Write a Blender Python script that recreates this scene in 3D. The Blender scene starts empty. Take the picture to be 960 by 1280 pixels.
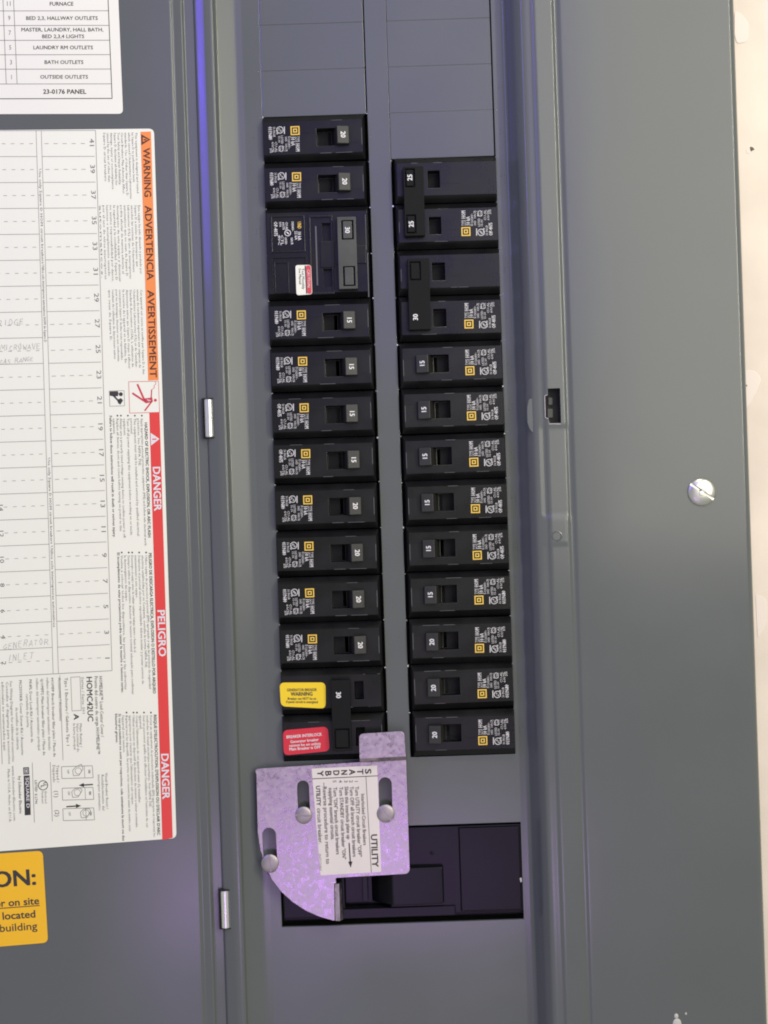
import bpy, bmesh, math, random
from mathutils import Vector, Matrix
random.seed(7)
# ---------------------------------------------------------------- units, camera, light
U = 0.0004417                 # one design unit in metres (25.4 mm breaker pitch = 57.5 units)
F = 1848.0                    # camera distance from the dead front, design units
CS, SN = math.cos(0.033), math.sin(0.033)
def W(u, v, h): return Vector((u*U, -h*U, -v*U))     # u right, v down, h out of the panel
S = bpy.context.scene
COL = S.collection
cam = bpy.data.objects.new('camera', bpy.data.cameras.new('camera')); COL.objects.link(cam)
cam.data.lens = 52.0; cam.data.sensor_width = 36.0; cam.data.clip_start = 0.02; cam.data.clip_end = 50
cam.matrix_world = Matrix(((CS, SN, 0, 0), (0, 0, -1, -F*U), (-SN, CS, 0, 0), (0, 0, 0, 1)))
S.camera = cam
wd = bpy.data.worlds.new('World'); S.world = wd; wd.use_nodes = True
wd.node_tree.nodes['Background'].inputs[0].default_value = (0.98, 1.0, 0.88, 1)
wd.node_tree.nodes['Background'].inputs[1].default_value = 0.46
def area(name, pos, target, su, sv, color, radiance):
    L = bpy.data.lights.new(name, 'AREA'); L.shape = 'RECTANGLE'
    L.size = su*U; L.size_y = sv*U; L.color = color
    L.energy = radiance*math.pi*(su*U)*(sv*U)
    o = bpy.data.objects.new(name, L); COL.objects.link(o)
    p, t = W(*pos), W(*target)
    o.location = p; o.rotation_euler = (t-p).to_track_quat('-Z', 'Y').to_euler()
    return o
area('bright_doorway_light', (985, -670, 1900), (300, -300, 0), 1090, 1660, (1.0, 0.97, 0.80), 2.75)
area('tall_lamp_light', (1560, -770, 1750), (0, -200, 0), 40, 1460, (1.0, 0.965, 0.78), 90.0)
area('ceiling_light', (350, -2300, 1500), (0, -200, 0), 420, 320, (1.0, 0.965, 0.78), 34.0)
area('violet_led_light', (-1900, -1430, 1500), (0, -350, 0), 70, 1500, (0.13, 0.06, 1.0), 60.0)
area('violet_upper_light', (115, -960, 1900), (115, -960, 0), 690, 1180, (0.20, 0.10, 1.0), 1.35)
area('violet_floor_light', (-20, 930, 1900), (-20, 930, 0), 720, 230, (0.66, 0.36, 1.0), 5.0)
area('violet_floor_glow', (-270, 1300, 1900), (-270, 1300, 0), 190, 520, (0.45, 0.33, 1.0), 1.2)
S.view_settings.view_transform = 'Standard'; S.view_settings.look = 'None'
S.view_settings.exposure = 0.09; S.view_settings.gamma = 1.0; S.view_settings.use_curve_mapping = False
S.render.engine = 'CYCLES'
S.cycles.filter_width = 1.9

# ---------------------------------------------------------------- pixel helpers (photo plane -> place)
def uv(px, py):
    dx, dy = px-480.0, py-640.0
    return dx*CS - dy*SN, dx*SN + dy*CS
def A(px, py, h=0.0):
    u, v = uv(px, py); k = (F-h)/F
    return u*k, v*k
def at_h(h): return lambda px, py, e=0.0: W(*A(px, py, h+e), h+e)
HU, HH, HT = -212.0, 9.0, 0.06      # door hinge position, height, door slope
def door_map(px, py, e=0.0):
    u, v = uv(px, py)
    s = (F - HH - e - HT*HU)/(F - HT*u)
    return W(u*s, v*s, F*(1-s))
def local(h): return lambda a, b, e=0.0: W(a, b, h+e)

# ---------------------------------------------------------------- materials
def mat(name, color, rough=0.5, metal=0.0, spec=0.5, bump=0.0, bscale=300.0, var=0.0, vscale=40.0, rvar=0.0, coat=0.0):
    m = bpy.data.materials.new(name); m.use_nodes = True
    nt = m.node_tree; b = nt.nodes['Principled BSDF']
    b.inputs['Base Color'].default_value = (*color, 1); b.inputs['Roughness'].default_value = rough
    b.inputs['Metallic'].default_value = metal; b.inputs['Specular IOR Level'].default_value = spec
    b.inputs['Coat Weight'].default_value = coat
    tc = nt.nodes.new('ShaderNodeTexCoord')
    if bump:
        n = nt.nodes.new('ShaderNodeTexNoise'); n.inputs['Scale'].default_value = bscale; n.inputs['Detail'].default_value = 3
        bp = nt.nodes.new('ShaderNodeBump'); bp.inputs['Strength'].default_value = bump; bp.inputs['Distance'].default_value = 0.0004
        nt.links.new(tc.outputs['Object'], n.inputs['Vector'])
        nt.links.new(n.outputs['Fac'], bp.inputs['Height']); nt.links.new(bp.outputs['Normal'], b.inputs['Normal'])
    if var or rvar:
        n = nt.nodes.new('ShaderNodeTexNoise'); n.inputs['Scale'].default_value = vscale; n.inputs['Detail'].default_value = 6
        nt.links.new(tc.outputs['Object'], n.inputs['Vector'])
        if var:
            r = nt.nodes.new('ShaderNodeMapRange')
            r.inputs[1].default_value = 0.3; r.inputs[2].default_value = 0.7
            r.inputs[3].default_value = 1-var; r.inputs[4].default_value = 1+var
            mx = nt.nodes.new('ShaderNodeVectorMath'); mx.operation = 'SCALE'
            mx.inputs[0].default_value = color
            nt.links.new(n.outputs['Fac'], r.inputs[0]); nt.links.new(r.outputs[0], mx.inputs['Scale'])
            nt.links.new(mx.outputs[0], b.inputs['Base Color'])
        if rvar:
            r = nt.nodes.new('ShaderNodeMapRange')
            r.inputs[1].default_value = 0.3; r.inputs[2].default_value = 0.7
            r.inputs[3].default_value = max(0.05, rough-rvar); r.inputs[4].default_value = rough+rvar
            nt.links.new(n.outputs['Fac'], r.inputs[0]); nt.links.new(r.outputs[0], b.inputs['Roughness'])
    return m
M = {}
M['paint'] = mat('grey_enamel', (0.104, 0.1125, 0.114), 0.19, bump=0.05, bscale=1500, var=0.03, vscale=14, rvar=0.045)
M['plastic'] = mat('black_plastic', (0.0065, 0.0065, 0.007), 0.31, spec=0.32, bump=0.08, bscale=1400, var=0.25, vscale=60, rvar=0.08)
M['gloss'] = mat('glossy_black_plastic', (0.004, 0.004, 0.006), 0.27, spec=0.22, bump=0.05, bscale=1200)
M['handle'] = mat('handle_plastic', (0.020, 0.020, 0.019), 0.42, bump=0.08, bscale=1200, var=0.2, vscale=90, rvar=0.06)
M['tie'] = mat('olive_grey_plastic', (0.060, 0.063, 0.053), 0.42, bump=0.1, bscale=1200, var=0.2, vscale=70)
M['tie_black'] = mat('satin_black_plastic', (0.008, 0.008, 0.008), 0.6, spec=0.15, bump=0.1, bscale=1200)
M['scuff_highlight'] = mat('scuffed_and_highlit_edge', (0.10, 0.10, 0.105), 0.4)  # scuffs on the faces, and highlight strips painted on one two-pole body
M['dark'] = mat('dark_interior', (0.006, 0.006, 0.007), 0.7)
M['paper'] = mat('cream_label_stock', (0.84, 0.84, 0.71), 0.36, bump=0.35, bscale=16, var=0.015, vscale=14)
M['card'] = mat('white_card', (0.84, 0.83, 0.71), 0.45, bump=0.3, bscale=18, var=0.012, vscale=14)
M['plate_label'] = mat('white_plastic_label', (0.72, 0.66, 0.62), 0.5, var=0.03, vscale=60)
M['ink'] = mat('black_ink', (0.035, 0.033, 0.032), 0.5)
M['grey_ink'] = mat('grey_ink', (0.20, 0.19, 0.18), 0.5)
M['micro'] = mat('fine_print_ink', (0.16, 0.155, 0.15), 0.5)
M['pencil'] = mat('pencil', (0.43, 0.42, 0.39), 0.5)
M['orange'] = mat('orange_ink', (0.87, 0.27, 0.065), 0.45)
M['brown'] = mat('dark_brown_ink', (0.10, 0.028, 0.012), 0.45)
M['red'] = mat('red_ink', (0.74, 0.052, 0.045), 0.42)
M['rose'] = mat('rose_ink', (0.62, 0.06, 0.08), 0.45)
M['white'] = mat('white_print', (0.74, 0.73, 0.72), 0.5)
M['pad_print'] = mat('worn_white_print', (0.55, 0.54, 0.53), 0.5, var=0.12, vscale=400)
M['yellow'] = mat('yellow_vinyl', (0.90, 0.50, 0.012), 0.4)
M['sticker_yellow'] = mat('yellow_sticker', (0.88, 0.62, 0.015), 0.42)
M['sticker_red'] = mat('red_sticker', (0.62, 0.022, 0.04), 0.42)
M['gold'] = mat('gold_print', (0.78, 0.52, 0.08), 0.5)
M['steel'] = mat('zinc_steel', (0.58, 0.57, 0.55), 0.36, metal=1.0, bump=0.1, bscale=500, rvar=0.08, vscale=200)
M['pin'] = mat('hinge_steel', (0.80, 0.79, 0.78), 0.30, metal=1.0, rvar=0.06, vscale=150)
M['dullscrew'] = mat('dull_screw_steel', (0.42, 0.37, 0.40), 0.5, metal=1.0, bump=0.15, bscale=500, rvar=0.1, vscale=200, var=0.15)
M['glint'] = mat('bare_sheared_steel', (0.75, 0.74, 0.72), 0.3, metal=1.0)
M['fleck'] = mat('white_paint_fleck', (0.50, 0.49, 0.46), 0.6)
M['dirt'] = mat('dirt', (0.12, 0.10, 0.07), 0.8, var=0.4, vscale=500)
M['wall'] = mat('cream_wall_paint', (0.76, 0.665, 0.585), 0.7, bump=0.35, bscale=120, var=0.07, vscale=26)
M['putty'] = mat('white_wall_putty', (0.80, 0.71, 0.66), 0.7, bump=0.2, bscale=200)
def zinc():
    m = mat('galvanised_plate', (0.47, 0.42, 0.46), 0.32, metal=1.0)
    nt = m.node_tree; b = nt.nodes['Principled BSDF']; tc = nt.nodes.new('ShaderNodeTexCoord')
    def noise(scale, detail, dist, stretch=None):
        n = nt.nodes.new('ShaderNodeTexNoise'); n.inputs['Scale'].default_value = scale; n.inputs['Detail'].default_value = detail; n.inputs['Distortion'].default_value = dist
        if stretch:
            mp = nt.nodes.new('ShaderNodeMapping'); mp.inputs['Scale'].default_value = stretch; mp.inputs['Rotation'].default_value = (0, 0.5, 0)
            nt.links.new(tc.outputs['Object'], mp.inputs['Vector']); nt.links.new(mp.outputs[0], n.inputs['Vector'])
        else: nt.links.new(tc.outputs['Object'], n.inputs['Vector'])
        return n.outputs['Fac']
    big, fine, brush = noise(330, 6, 0.5), noise(900, 3, 0.0), noise(260, 5, 0.0, (0.12, 1, 2.2))
    ad = nt.nodes.new('ShaderNodeMath'); ad.operation = 'MULTIPLY_ADD'; ad.inputs[1].default_value = 0.5
    nt.links.new(fine, ad.inputs[0]); nt.links.new(big, ad.inputs[2])
    ad2 = nt.nodes.new('ShaderNodeMath'); ad2.operation = 'MULTIPLY_ADD'; ad2.inputs[1].default_value = 0.06
    nt.links.new(brush, ad2.inputs[0]); nt.links.new(ad.outputs[0], ad2.inputs[2])
    bp = nt.nodes.new('ShaderNodeBump'); bp.inputs['Strength'].default_value = 0.13; bp.inputs['Distance'].default_value = 0.0004
    nt.links.new(ad2.outputs[0], bp.inputs['Height']); nt.links.new(bp.outputs['Normal'], b.inputs['Normal'])
    r = nt.nodes.new('ShaderNodeMapRange'); r.inputs[1].default_value = 0.35; r.inputs[2].default_value = 0.65
    r.inputs[3].default_value = 0.24; r.inputs[4].default_value = 0.42
    nt.links.new(big, r.inputs[0]); nt.links.new(r.outputs[0], b.inputs['Roughness'])
    v = nt.nodes.new('ShaderNodeMapRange'); v.inputs[1].default_value = 0.3; v.inputs[2].default_value = 0.7; v.inputs[3].default_value = 0.72; v.inputs[4].default_value = 1.2
    mx = nt.nodes.new('ShaderNodeVectorMath'); mx.operation = 'SCALE'; mx.inputs[0].default_value = (0.47, 0.41, 0.46)
    nt.links.new(big, v.inputs[0]); nt.links.new(v.outputs[0], mx.inputs['Scale']); nt.links.new(mx.outputs[0], b.inputs['Base Color'])
    return m
M['zinc'] = zinc()

# ---------------------------------------------------------------- mesh builder
class MB:
    def __init__(s): s.v = []; s.f = []; s.m = []; s.mats = []
    def mi(s, k):
        if k not in s.mats: s.mats.append(k)
        return s.mats.index(k)
    def add(s, vs, fs, k):
        o = len(s.v); i = s.mi(k); s.v.extend(vs)
        for f in fs: s.f.append([o+j for j in f]); s.m.append(i)
ORIGIN = {}
def obj(name, mb, parent=None, bevel=0.0, smooth=40.0, merge=True, label=None, segs=2):
    """link the collected faces as ONE mesh object, below parent"""
    org = ORIGIN.get(parent.name, Vector((0, 0, 0))) if parent else Vector((0, 0, 0))
    me = bpy.data.meshes.new(name)
    me.from_pydata([tuple(Vector(p)-org) for p in mb.v], [], mb.f)
    for k in mb.mats: me.materials.append(M[k])
    me.polygons.foreach_set('material_index', mb.m)
    if merge or bevel:
        bm = bmesh.new(); bm.from_mesh(me)
        bmesh.ops.remove_doubles(bm, verts=bm.verts, dist=U*0.02)
        bmesh.ops.recalc_face_normals(bm, faces=bm.faces)
        if bevel:
            es = [e for e in bm.edges if len(e.link_faces) == 2 and e.calc_face_angle(0) > math.radians(25)]
            bmesh.ops.bevel(bm, geom=es, offset=bevel*U, segments=segs, affect='EDGES', profile=0.5, clamp_overlap=True)
        bm.to_mesh(me); bm.free()
    if smooth and not bevel:
        me.polygons.foreach_set('use_smooth', [True]*len(me.polygons))
        me.set_sharp_from_angle(angle=math.radians(smooth))
    o = bpy.data.objects.new(name, me); COL.objects.link(o)
    if parent: o.parent = parent; ORIGIN[o.name] = org
    if label: o['label'] = label
    return o
def tag(o, label, cat, group=None, kind=None):
    o['label'] = label; o['category'] = cat
    if group: o['group'] = group
    if kind: o['kind'] = kind
    return o
def thing(name, label, cat, at, group=None):
    o = bpy.data.objects.new(name, None); COL.objects.link(o); o.empty_display_size = 0.01
    o.location = at; ORIGIN[o.name] = Vector(at)
    return tag(o, label, cat, group)

def plate(mb, rect, holes, h1, h0, k, kw=None, outer=True, f=W):
    """slab with rectangular holes: faces at h1, walls down to h0"""
    us = sorted({rect[0], rect[2], *[x for q in holes for x in (q[0], q[2])]})
    vs = sorted({rect[1], rect[3], *[x for q in holes for x in (q[1], q[3])]})
    us = [x for x in us if rect[0] <= x <= rect[2]]; vs = [x for x in vs if rect[1] <= x <= rect[3]]
    solid = lambda i, j: (0 <= i < len(us)-1 and 0 <= j < len(vs)-1 and not any(
        q[0] < (us[i]+us[i+1])/2 < q[2] and q[1] < (vs[j]+vs[j+1])/2 < q[3] for q in holes))
    for i in range(len(us)-1):
        for j in range(len(vs)-1):
            if not solid(i, j): continue
            a, b, c, d = us[i], vs[j], us[i+1], vs[j+1]
            mb.add([f(a, b, h1), f(c, b, h1), f(c, d, h1), f(a, d, h1)], [(0, 3, 2, 1)], k)
            for (di, dj, p, q) in ((-1, 0, (a, b), (a, d)), (1, 0, (c, d), (c, b)), (0, -1, (c, b), (a, b)), (0, 1, (a, d), (c, d))):
                if not solid(i+di, j+dj):
                    edge = not (0 <= i+di < len(us)-1 and 0 <= j+dj < len(vs)-1)
                    if edge and not outer: continue
                    mb.add([f(*p, h1), f(*q, h1), f(*q, h0), f(*p, h0)], [(0, 1, 2, 3)], kw or k)
def box(mb, a, b, c, d, h0, h1, k, f=W, top=None):
    """block a..c by b..d, h0..h1; top=(da,db) shrinks the upper face"""
    s, t = top or (0, 0)
    lo = [f(a, b, h0), f(c, b, h0), f(c, d, h0), f(a, d, h0)]
    hi = [f(a+s, b+t, h1), f(c-s, b+t, h1), f(c-s, d-t, h1), f(a+s, d-t, h1)]
    mb.add(lo+hi, [(0, 1, 2, 3), (4, 7, 6, 5), (0, 4, 5, 1), (1, 5, 6, 2), (2, 6, 7, 3), (3, 7, 4, 0)], k)
def prism(mb, prof, b0, b1, k, f=W):
    """profile [(u,h)] swept along v"""
    n = len(prof)
    vs = [f(u, b0, h) for u, h in prof]+[f(u, b1, h) for u, h in prof]
    mb.add(vs, [tuple(range(n)), tuple(range(2*n-1, n-1, -1))]+[(i, i+n, (i+1) % n+n, (i+1) % n) for i in range(n)], k)
def fillet(pts, r, n=4):
    out = [pts[0]]
    for i in range(1, len(pts)-1):
        p, a, b = Vector(pts[i]), Vector(pts[i-1]), Vector(pts[i+1])
        rr = pts[i][2] if len(pts[i]) > 2 else r
        p, a, b = p.to_2d(), a.to_2d(), b.to_2d()
        q = min(rr, (a-p).length*0.48, (b-p).length*0.48)
        s, e = p+(a-p).normalized()*q, p+(b-p).normalized()*q
        for j in range(n+1):
            t = j/n; w = s*(1-t)**2+p*2*t*(1-t)+e*t*t
            out.append((w.x, w.y))
    out.append(pts[-1]); return [(q[0], q[1]) for q in out]
def rounded(pts, r, n=5): 
    """closed pixel outline with rounded corners"""
    out = []
    for i in range(len(pts)):
        q = pts[i]; p, a, b = Vector(q[:2]), Vector(pts[i-1][:2]), Vector(pts[(i+1) % len(pts)][:2])
        rr = q[2] if len(q) > 2 else r
        if rr <= 0: out.append((p.x, p.y)); continue
        rr = min(rr, (a-p).length*0.49, (b-p).length*0.49)
        s, e = p+(a-p).normalized()*rr, p+(b-p).normalized()*rr
        for j in range(n+1):
            t = j/n; w = s*(1-t)**2+p*2*t*(1-t)+e*t*t; out.append((w.x, w.y))
    return out
def sheet(mb, outline, f, e1, e0, k):
    """solid sheet from a closed outline: face at offset e1, edge down to e0"""
    n = len(outline)
    vs = [f(x, y, e1) for x, y in outline]+[f(x, y, e0) for x, y in outline]
    mb.add(vs, [tuple(range(n-1, -1, -1))]+[(i, i+n, (i+1) % n+n, (i+1) % n) for i in range(n)], k)
# print: everything below adds flat ink faces through a map f(px, py, e)
def quad(mb, pts, f, k, e): mb.add([f(x, y, e) for x, y in pts], [(0, 1, 2, 3)[:len(pts)]], k)
def poly(mb, pts, f, k, e): mb.add([f(x, y, e) for x, y in pts], [tuple(range(len(pts)))], k)
def line(mb, p, q, w, f, k, e):
    p, q = Vector(p), Vector(q); d = (q-p).normalized(); n = Vector((-d.y, d.x))*w/2
    quad(mb, [p-n, q-n, q+n, p+n], f, k, e)
def path(mb, pts, w, f, k, e, closed=False):
    pts = list(pts)+([pts[0]] if closed else [])
    for a, b in zip(pts[:-1], pts[1:]): line(mb, a, b, w, f, k, e)
def disc(mb, c, r, f, k, e, n=20): poly(mb, [(c[0]+r*math.cos(t*2*math.pi/n), c[1]+r*math.sin(t*2*math.pi/n)) for t in range(n)], f, k, e)
def ring(mb, c, r, w, f, k, e, n=20, ry=None):
    ry = ry or r
    path(mb, [(c[0]+r*math.cos(t*2*math.pi/n), c[1]+ry*math.sin(t*2*math.pi/n)) for t in range(n)], w, f, k, e, True)
# glyphs
TC = bpy.data.curves.new('text', 'FONT'); TO = bpy.data.objects.new('text', TC)
def raw(s, res, bold):
    TC.body = s; TC.size = 1; TC.resolution_u = res; TC.offset = bold
    me = TO.to_mesh(); vs = [(v.co.x, v.co.y) for v in me.vertices]; fs = [tuple(p.vertices) for p in me.polygons]
    TO.to_mesh_clear(); return vs, fs
GL = {}
def glyph(c, res, bold):
    k = (c, res, bold)
    if k not in GL:
        if ('w', bold) not in GL:
            v = raw('HH', 1, bold)[0]; x = [p[0] for p in v]
            GL[('w', bold)] = max(x)-min(x); GL[('cap', bold)] = max(p[1] for p in v)
            GL[('lsb', bold)] = min(x)
        w = max(p[0] for p in raw('H'+c+'H', 1, bold)[0])-min(p[0] for p in raw('H'+c+'H', 1, bold)[0])
        vs, fs = raw(c, res, bold) if c != ' ' else ([], [])
        GL[k] = (vs, fs, w-GL[('w', bold)])
    return GL[k]
def text(mb, s, p0, p1, cap, f, k, e, res=2, bold=0.0, slant=0.0, jit=0.0):
    """string with its baseline from p0 to p1, stretched to fit, capitals cap high"""
    gs = [glyph(c, res, 0.0) for c in s]
    tot = sum(g[2] for g in gs)
    p0, p1 = Vector(p0), Vector(p1); L = (p1-p0).length; d = (p1-p0)/L; up = Vector((d.y, -d.x))
    sx = L/max(tot, 1e-6); sy = cap/GL[('cap', 0.0)]; x = 0.0
    b = bold*cap*1.3
    sh = [(0, 0)] if b <= 0 else ([(-b, 0), (b, 0)] if res < 2 else [(-b, -b*.6), (b, -b*.6), (-b, b*.6), (b, b*.6)])
    for g in gs:
        for n, (bx, by) in enumerate(sh):
            mb.add([f(*(p0+d*((x+vx)*sx+bx)+up*(vy*sy+by)), e+n*0.015) for vx, vy in g[0]], g[1], k)
        x += g[2]
def text_c(mb, s, c, width, cap, f, k, e, d=(1, 0), **kw):
    """as text(), centred on c (middle of the capitals), reading along d"""
    d = Vector(d).normalized(); up = Vector((d.y, -d.x)); m = Vector(c)-up*cap/2
    text(mb, s, m-d*width/2, m+d*width/2, cap, f, k, e, **kw)

# ================================================================ SETTING
mb = MB(); plate(mb, (-3000, -3000, 3000, 3000), [(-452, -815, 447, 815)], 6, -20, 'wall', outer=False)
wall = tag(obj('wall', mb, smooth=0), 'cream painted wall beside the grey electrical panel', 'wall', kind='structure')
def flake(name, pts, h1, k):
    mb = MB(); g = at_h(6); sheet(mb, rounded(pts, 4), g, h1, 0.02, k); return obj(name, mb, wall, bevel=0.3)
flake('putty_patch', [(918, 14), (926, 17), (936, 30), (934, 52), (921, 55), (918, 44)], 1.0, 'putty')
flake('putty_patch', [(931, 462), (944, 464), (951, 474), (946, 488), (937, 505), (931, 512)], 0.8, 'putty')
flake('putty_patch', [(944, 742), (957, 748), (958, 780), (947, 798)], 0.6, 'putty')
flake('nail_hole_crater', [(932.5, 184), (938, 182), (941, 184), (944, 188), (940, 190), (936, 193), (932.5, 191)], 0.5, 'putty')
flake('nail_hole', [(937, 183.2), (941, 184), (943.4, 187.5), (940.3, 188.2), (938.6, 190), (937.4, 187)], 0.8, 'dirt')
flake('nail_hole', [(930.6, 480.3), (933.4, 480.8), (934.3, 483), (931.6, 483.2)], 1.3, 'dirt')

# ================================================================ PANEL COVER
V0, V1 = -805.0, 805.0
cover = thing('panel_cover', 'grey steel electrical panel cover with recessed dead front and two columns of breaker openings', 'panel cover', W(0, V1, 0))
LU0, LU1, RU0, RU1 = -135.3, -4.3, 23.0, 154.0     # breaker column openings
LV0, RV0, CV1, PITCH = -498.0, -440.5, 307.5, 57.5
MAIN = (-144.5, 392.8, 162.0, 514.3)
KN = 5                                              # blank plates per column in view or nearly
mb = MB()
holes = [(LU0, LV0-KN*PITCH, LU1, CV1), (RU0, RV0-(KN+1)*PITCH, RU1, CV1), MAIN]
plate(mb, (-158, V0, 158, V1), holes, 0, -4, 'paint', outer=False)
dead = obj('dead_front', mb, cover, bevel=0.5)
# blank plates (their rims are rolled, so adjoining plates meet in shallow grooves)
def blank(u0, u1, v0, tilt):
    mb = MB(); a, b, c, d = u0+0.35, v0+0.1, u1-1.6, v0+PITCH-0.1
    f = lambda u, v, h: W(u, v, h+(v-(v0+PITCH/2))*tilt)
    box(mb, a, v0, c, v0+PITCH, -4, -0.35, 'paint', f=f)
    o = obj('blank_plate', mb, dead, bevel=0.6, segs=2)
    mb = MB()                                       # the bridges that still hold the plate
    for vv in (v0+3.0, v0+PITCH-5.0): box(mb, c-0.2, vv, u1+0.2, vv+2.2, -3, -0.5, 'paint')
    return o
for i in range(KN): blank(LU0, LU1, LV0-(i+1)*PITCH, random.uniform(-0.003, 0.004))
for i in range(KN+1): blank(RU0, RU1, RV0-(i+1)*PITCH, random.uniform(-0.003, 0.004))
# sheared bridge stubs along the opening edges, bare metal shows
mb = MB()
for side, x, v0, n in ((1, LU0, LV0, 15), (-1, LU1, LV0, 15), (1, RU0, RV0, 14), (-1, RU1, RV0, 14)):
    for i in range(n):
        v = v0+i*PITCH+random.uniform(-1.5, 1.5)
        if v > CV1-3: continue
        w = random.uniform(0.9, 2.0); l = random.uniform(1.6, 3.4)
        x0, x1 = (x-0.6, x+w) if side > 0 else (x-w, x+0.6)
        box(mb, x0, v, x1, v+l, -3.2, random.uniform(0.0, 0.7), 'glint' if random.random() < 0.6 else 'paint', top=(0.3, 0.5))
for i in range(-3, 10):
    for x, v in ((RU1+3.5, RV0+(i+0.0)*PITCH), (LU0-3.5, LV0+(i+0.0)*PITCH), (LU1+3.0, LV0+(i+.5)*PITCH)):
        if random.random() < 0.35: box(mb, x-0.5, v, x+0.5, v+0.8, -0.3, 0.4, 'paint')
obj('sheared_bridge_stub', mb, dead, bevel=0.2, segs=1)['kind'] = 'stuff'
# stamped position marks: little pairs of pips beside every opening
mb = MB()
def pip(u, v, r=0.75):
    n = 8; c = [W(u+r*math.cos(t*math.pi/4), v+r*math.sin(t*math.pi/4), 0.0) for t in range(n)]
    c += [W(u+r*.5*math.cos(t*math.pi/4), v+r*.5*math.sin(t*math.pi/4), 0.5) for t in range(n)]
    mb.add(c, [tuple(range(n, 2*n))]+[(i, (i+1) % n, (i+1) % n+n, i+n) for i in range(n)], 'paint')
for i in range(-2, 13):
    for (du, dv) in ((0, 0), (0, 4.5), (4.2, -2), (4.2, 3.5), (4.6, 8)):
        if random.random() < 0.5: pip(RU1+6.5+du, RV0+(i+.5)*PITCH+dv-3)
        if random.random() < 0.35: pip(LU0-12+du, LV0+(i+.5)*PITCH+dv-3)
obj('stamped_mark', mb, dead)['kind'] = 'stuff'

# trim: formed channel on both sides of the dead front
sst = lambda a, b, x: (lambda t: t*t*(3-2*t))(min(1, max(0, (x-a)/(b-a))))
def app(u, h): return (u*(F-h)/F, h)
right = [(158, 0), (170, 0, 9), app(182, 26), app(191, 35.5), app(196, 37), app(203.5, 37), app(207.5, 39.6), app(230, 39), app(233, 36.8), app(236.5, 36.8), app(240, 38.6), app(453, 37.5), app(457, 34, ), app(457.5, 6.0)]
left = [(-158, 0), (-168, 1.2, 8), (-189.6, 8.8, 3), app(-193, 13.5), app(-196.5, 14.5), app(-203, 14.2), app(-216.5, 9.0), app(-218, 4), app(-224, 0.5), (-452, 0.5), (-456, -5)]
rp = fillet(right, 3.2, 6); lp = fillet(left, 2.6, 7)
def stamp(u, v):
    """pressed channel below the latch slot"""
    d = 0.0
    for (u0, u1, v0, v1, dep, s) in ((203, 229, -93, 8, -0.9, 9), (201, 225, 14, 44, 0.6, 5)):
        d += dep*sst(u0-s, u0, u)*(1-sst(u1, u1+s, u))*sst(v0-s, v0, v)*(1-sst(v1, v1+s, v))
    return d
LU = [uv(684.5, 486)[0], uv(700, 486)[0]]; LV = [uv(690, 485.5)[1], uv(690, 529)[1]]
k37 = (F-39)/F; LU = [x*k37 for x in LU]; LV = [x*k37 for x in LV]
mb = MB()
extra = [198+i*1.4 for i in range(24)]+LU+[LU[0]-3.4]
def interp(prof, u):
    for (a, ha), (b, hb) in zip(prof[:-1], prof[1:]):
        if a <= u <= b and b > a: return ha+(hb-ha)*(u-a)/(b-a)
    return 32
ru = sorted({*[p[0] for p in rp], *[x for x in extra if 150 < x < 440]})
rows = sorted({V0, V1, LV[0], LV[1], LV[0]+8, LV[1]-7, *[-130+i*2.2 for i in range(84)]})
def rh(u, v): return interp(rp, u)+stamp(u*F/(F-37), v)
for i in range(len(ru)-1):
    for j in range(len(rows)-1):
        uc, vc = (ru[i]+ru[i+1])/2, (rows[j]+rows[j+1])/2
        if LU[0] < uc < LU[1] and LV[0] < vc < LV[1]: continue
        if LU[0]-3.4 < uc <= LU[0] and LV[0]+8 < vc < LV[1]-7: continue
        mb.add([W(ru[i], rows[j], rh(ru[i], rows[j])), W(ru[i+1], rows[j], rh(ru[i+1], rows[j])),
                W(ru[i+1], rows[j+1], rh(ru[i+1], rows[j+1])), W(ru[i], rows[j+1], rh(ru[i], rows[j+1]))], [(0, 3, 2, 1)], 'paint')
for (x, y0, y1) in ((LU[1], LV[0], LV[1]), (LU[0], LV[0], LV[0]+8), (LU[0]-3.4, LV[0]+8, LV[1]-7), (LU[0], LV[1]-7, LV[1])):
    mb.add([W(x, y0, rh(x, y0)), W(x, y1, rh(x, y1)), W(x, y1, 28), W(x, y0, 28)], [(0, 1, 2, 3)], 'paint')
for (y, x0, x1) in ((LV[0], LU[0], LU[1]), (LV[1], LU[0], LU[1]), (LV[0]+8, LU[0]-3.4, LU[0]), (LV[1]-7, LU[0]-3.4, LU[0])):
    mb.add([W(x0, y, rh(x0, y)), W(x1, y, rh(x1, y)), W(x1, y, 28), W(x0, y, 28)], [(0, 1, 2, 3)], 'glint')
# right outer rim and the left channel
trim = obj('trim_frame', mb, cover, smooth=50)
mb = MB()
for (a, b) in zip(lp[:-1], lp[1:]):
    mb.add([W(a[0], V0, a[1]), W(b[0], V0, b[1]), W(b[0], V1, b[1]), W(a[0], V1, a[1])], [(0, 1, 2, 3)], 'paint')
obj('hinge_channel', mb, cover, smooth=50)
# catch nub on the channel wall
mb = MB(); g = at_h(30)
sheet(mb, rounded([(660.5, 499), (664.5, 498), (668, 500), (669, 541), (665, 541), (661.5, 536), (658.8, 528), (658.5, 510)], 2), g, 4, -12, 'paint')
obj('catch_nub', mb, cover, bevel=1.2)
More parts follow.
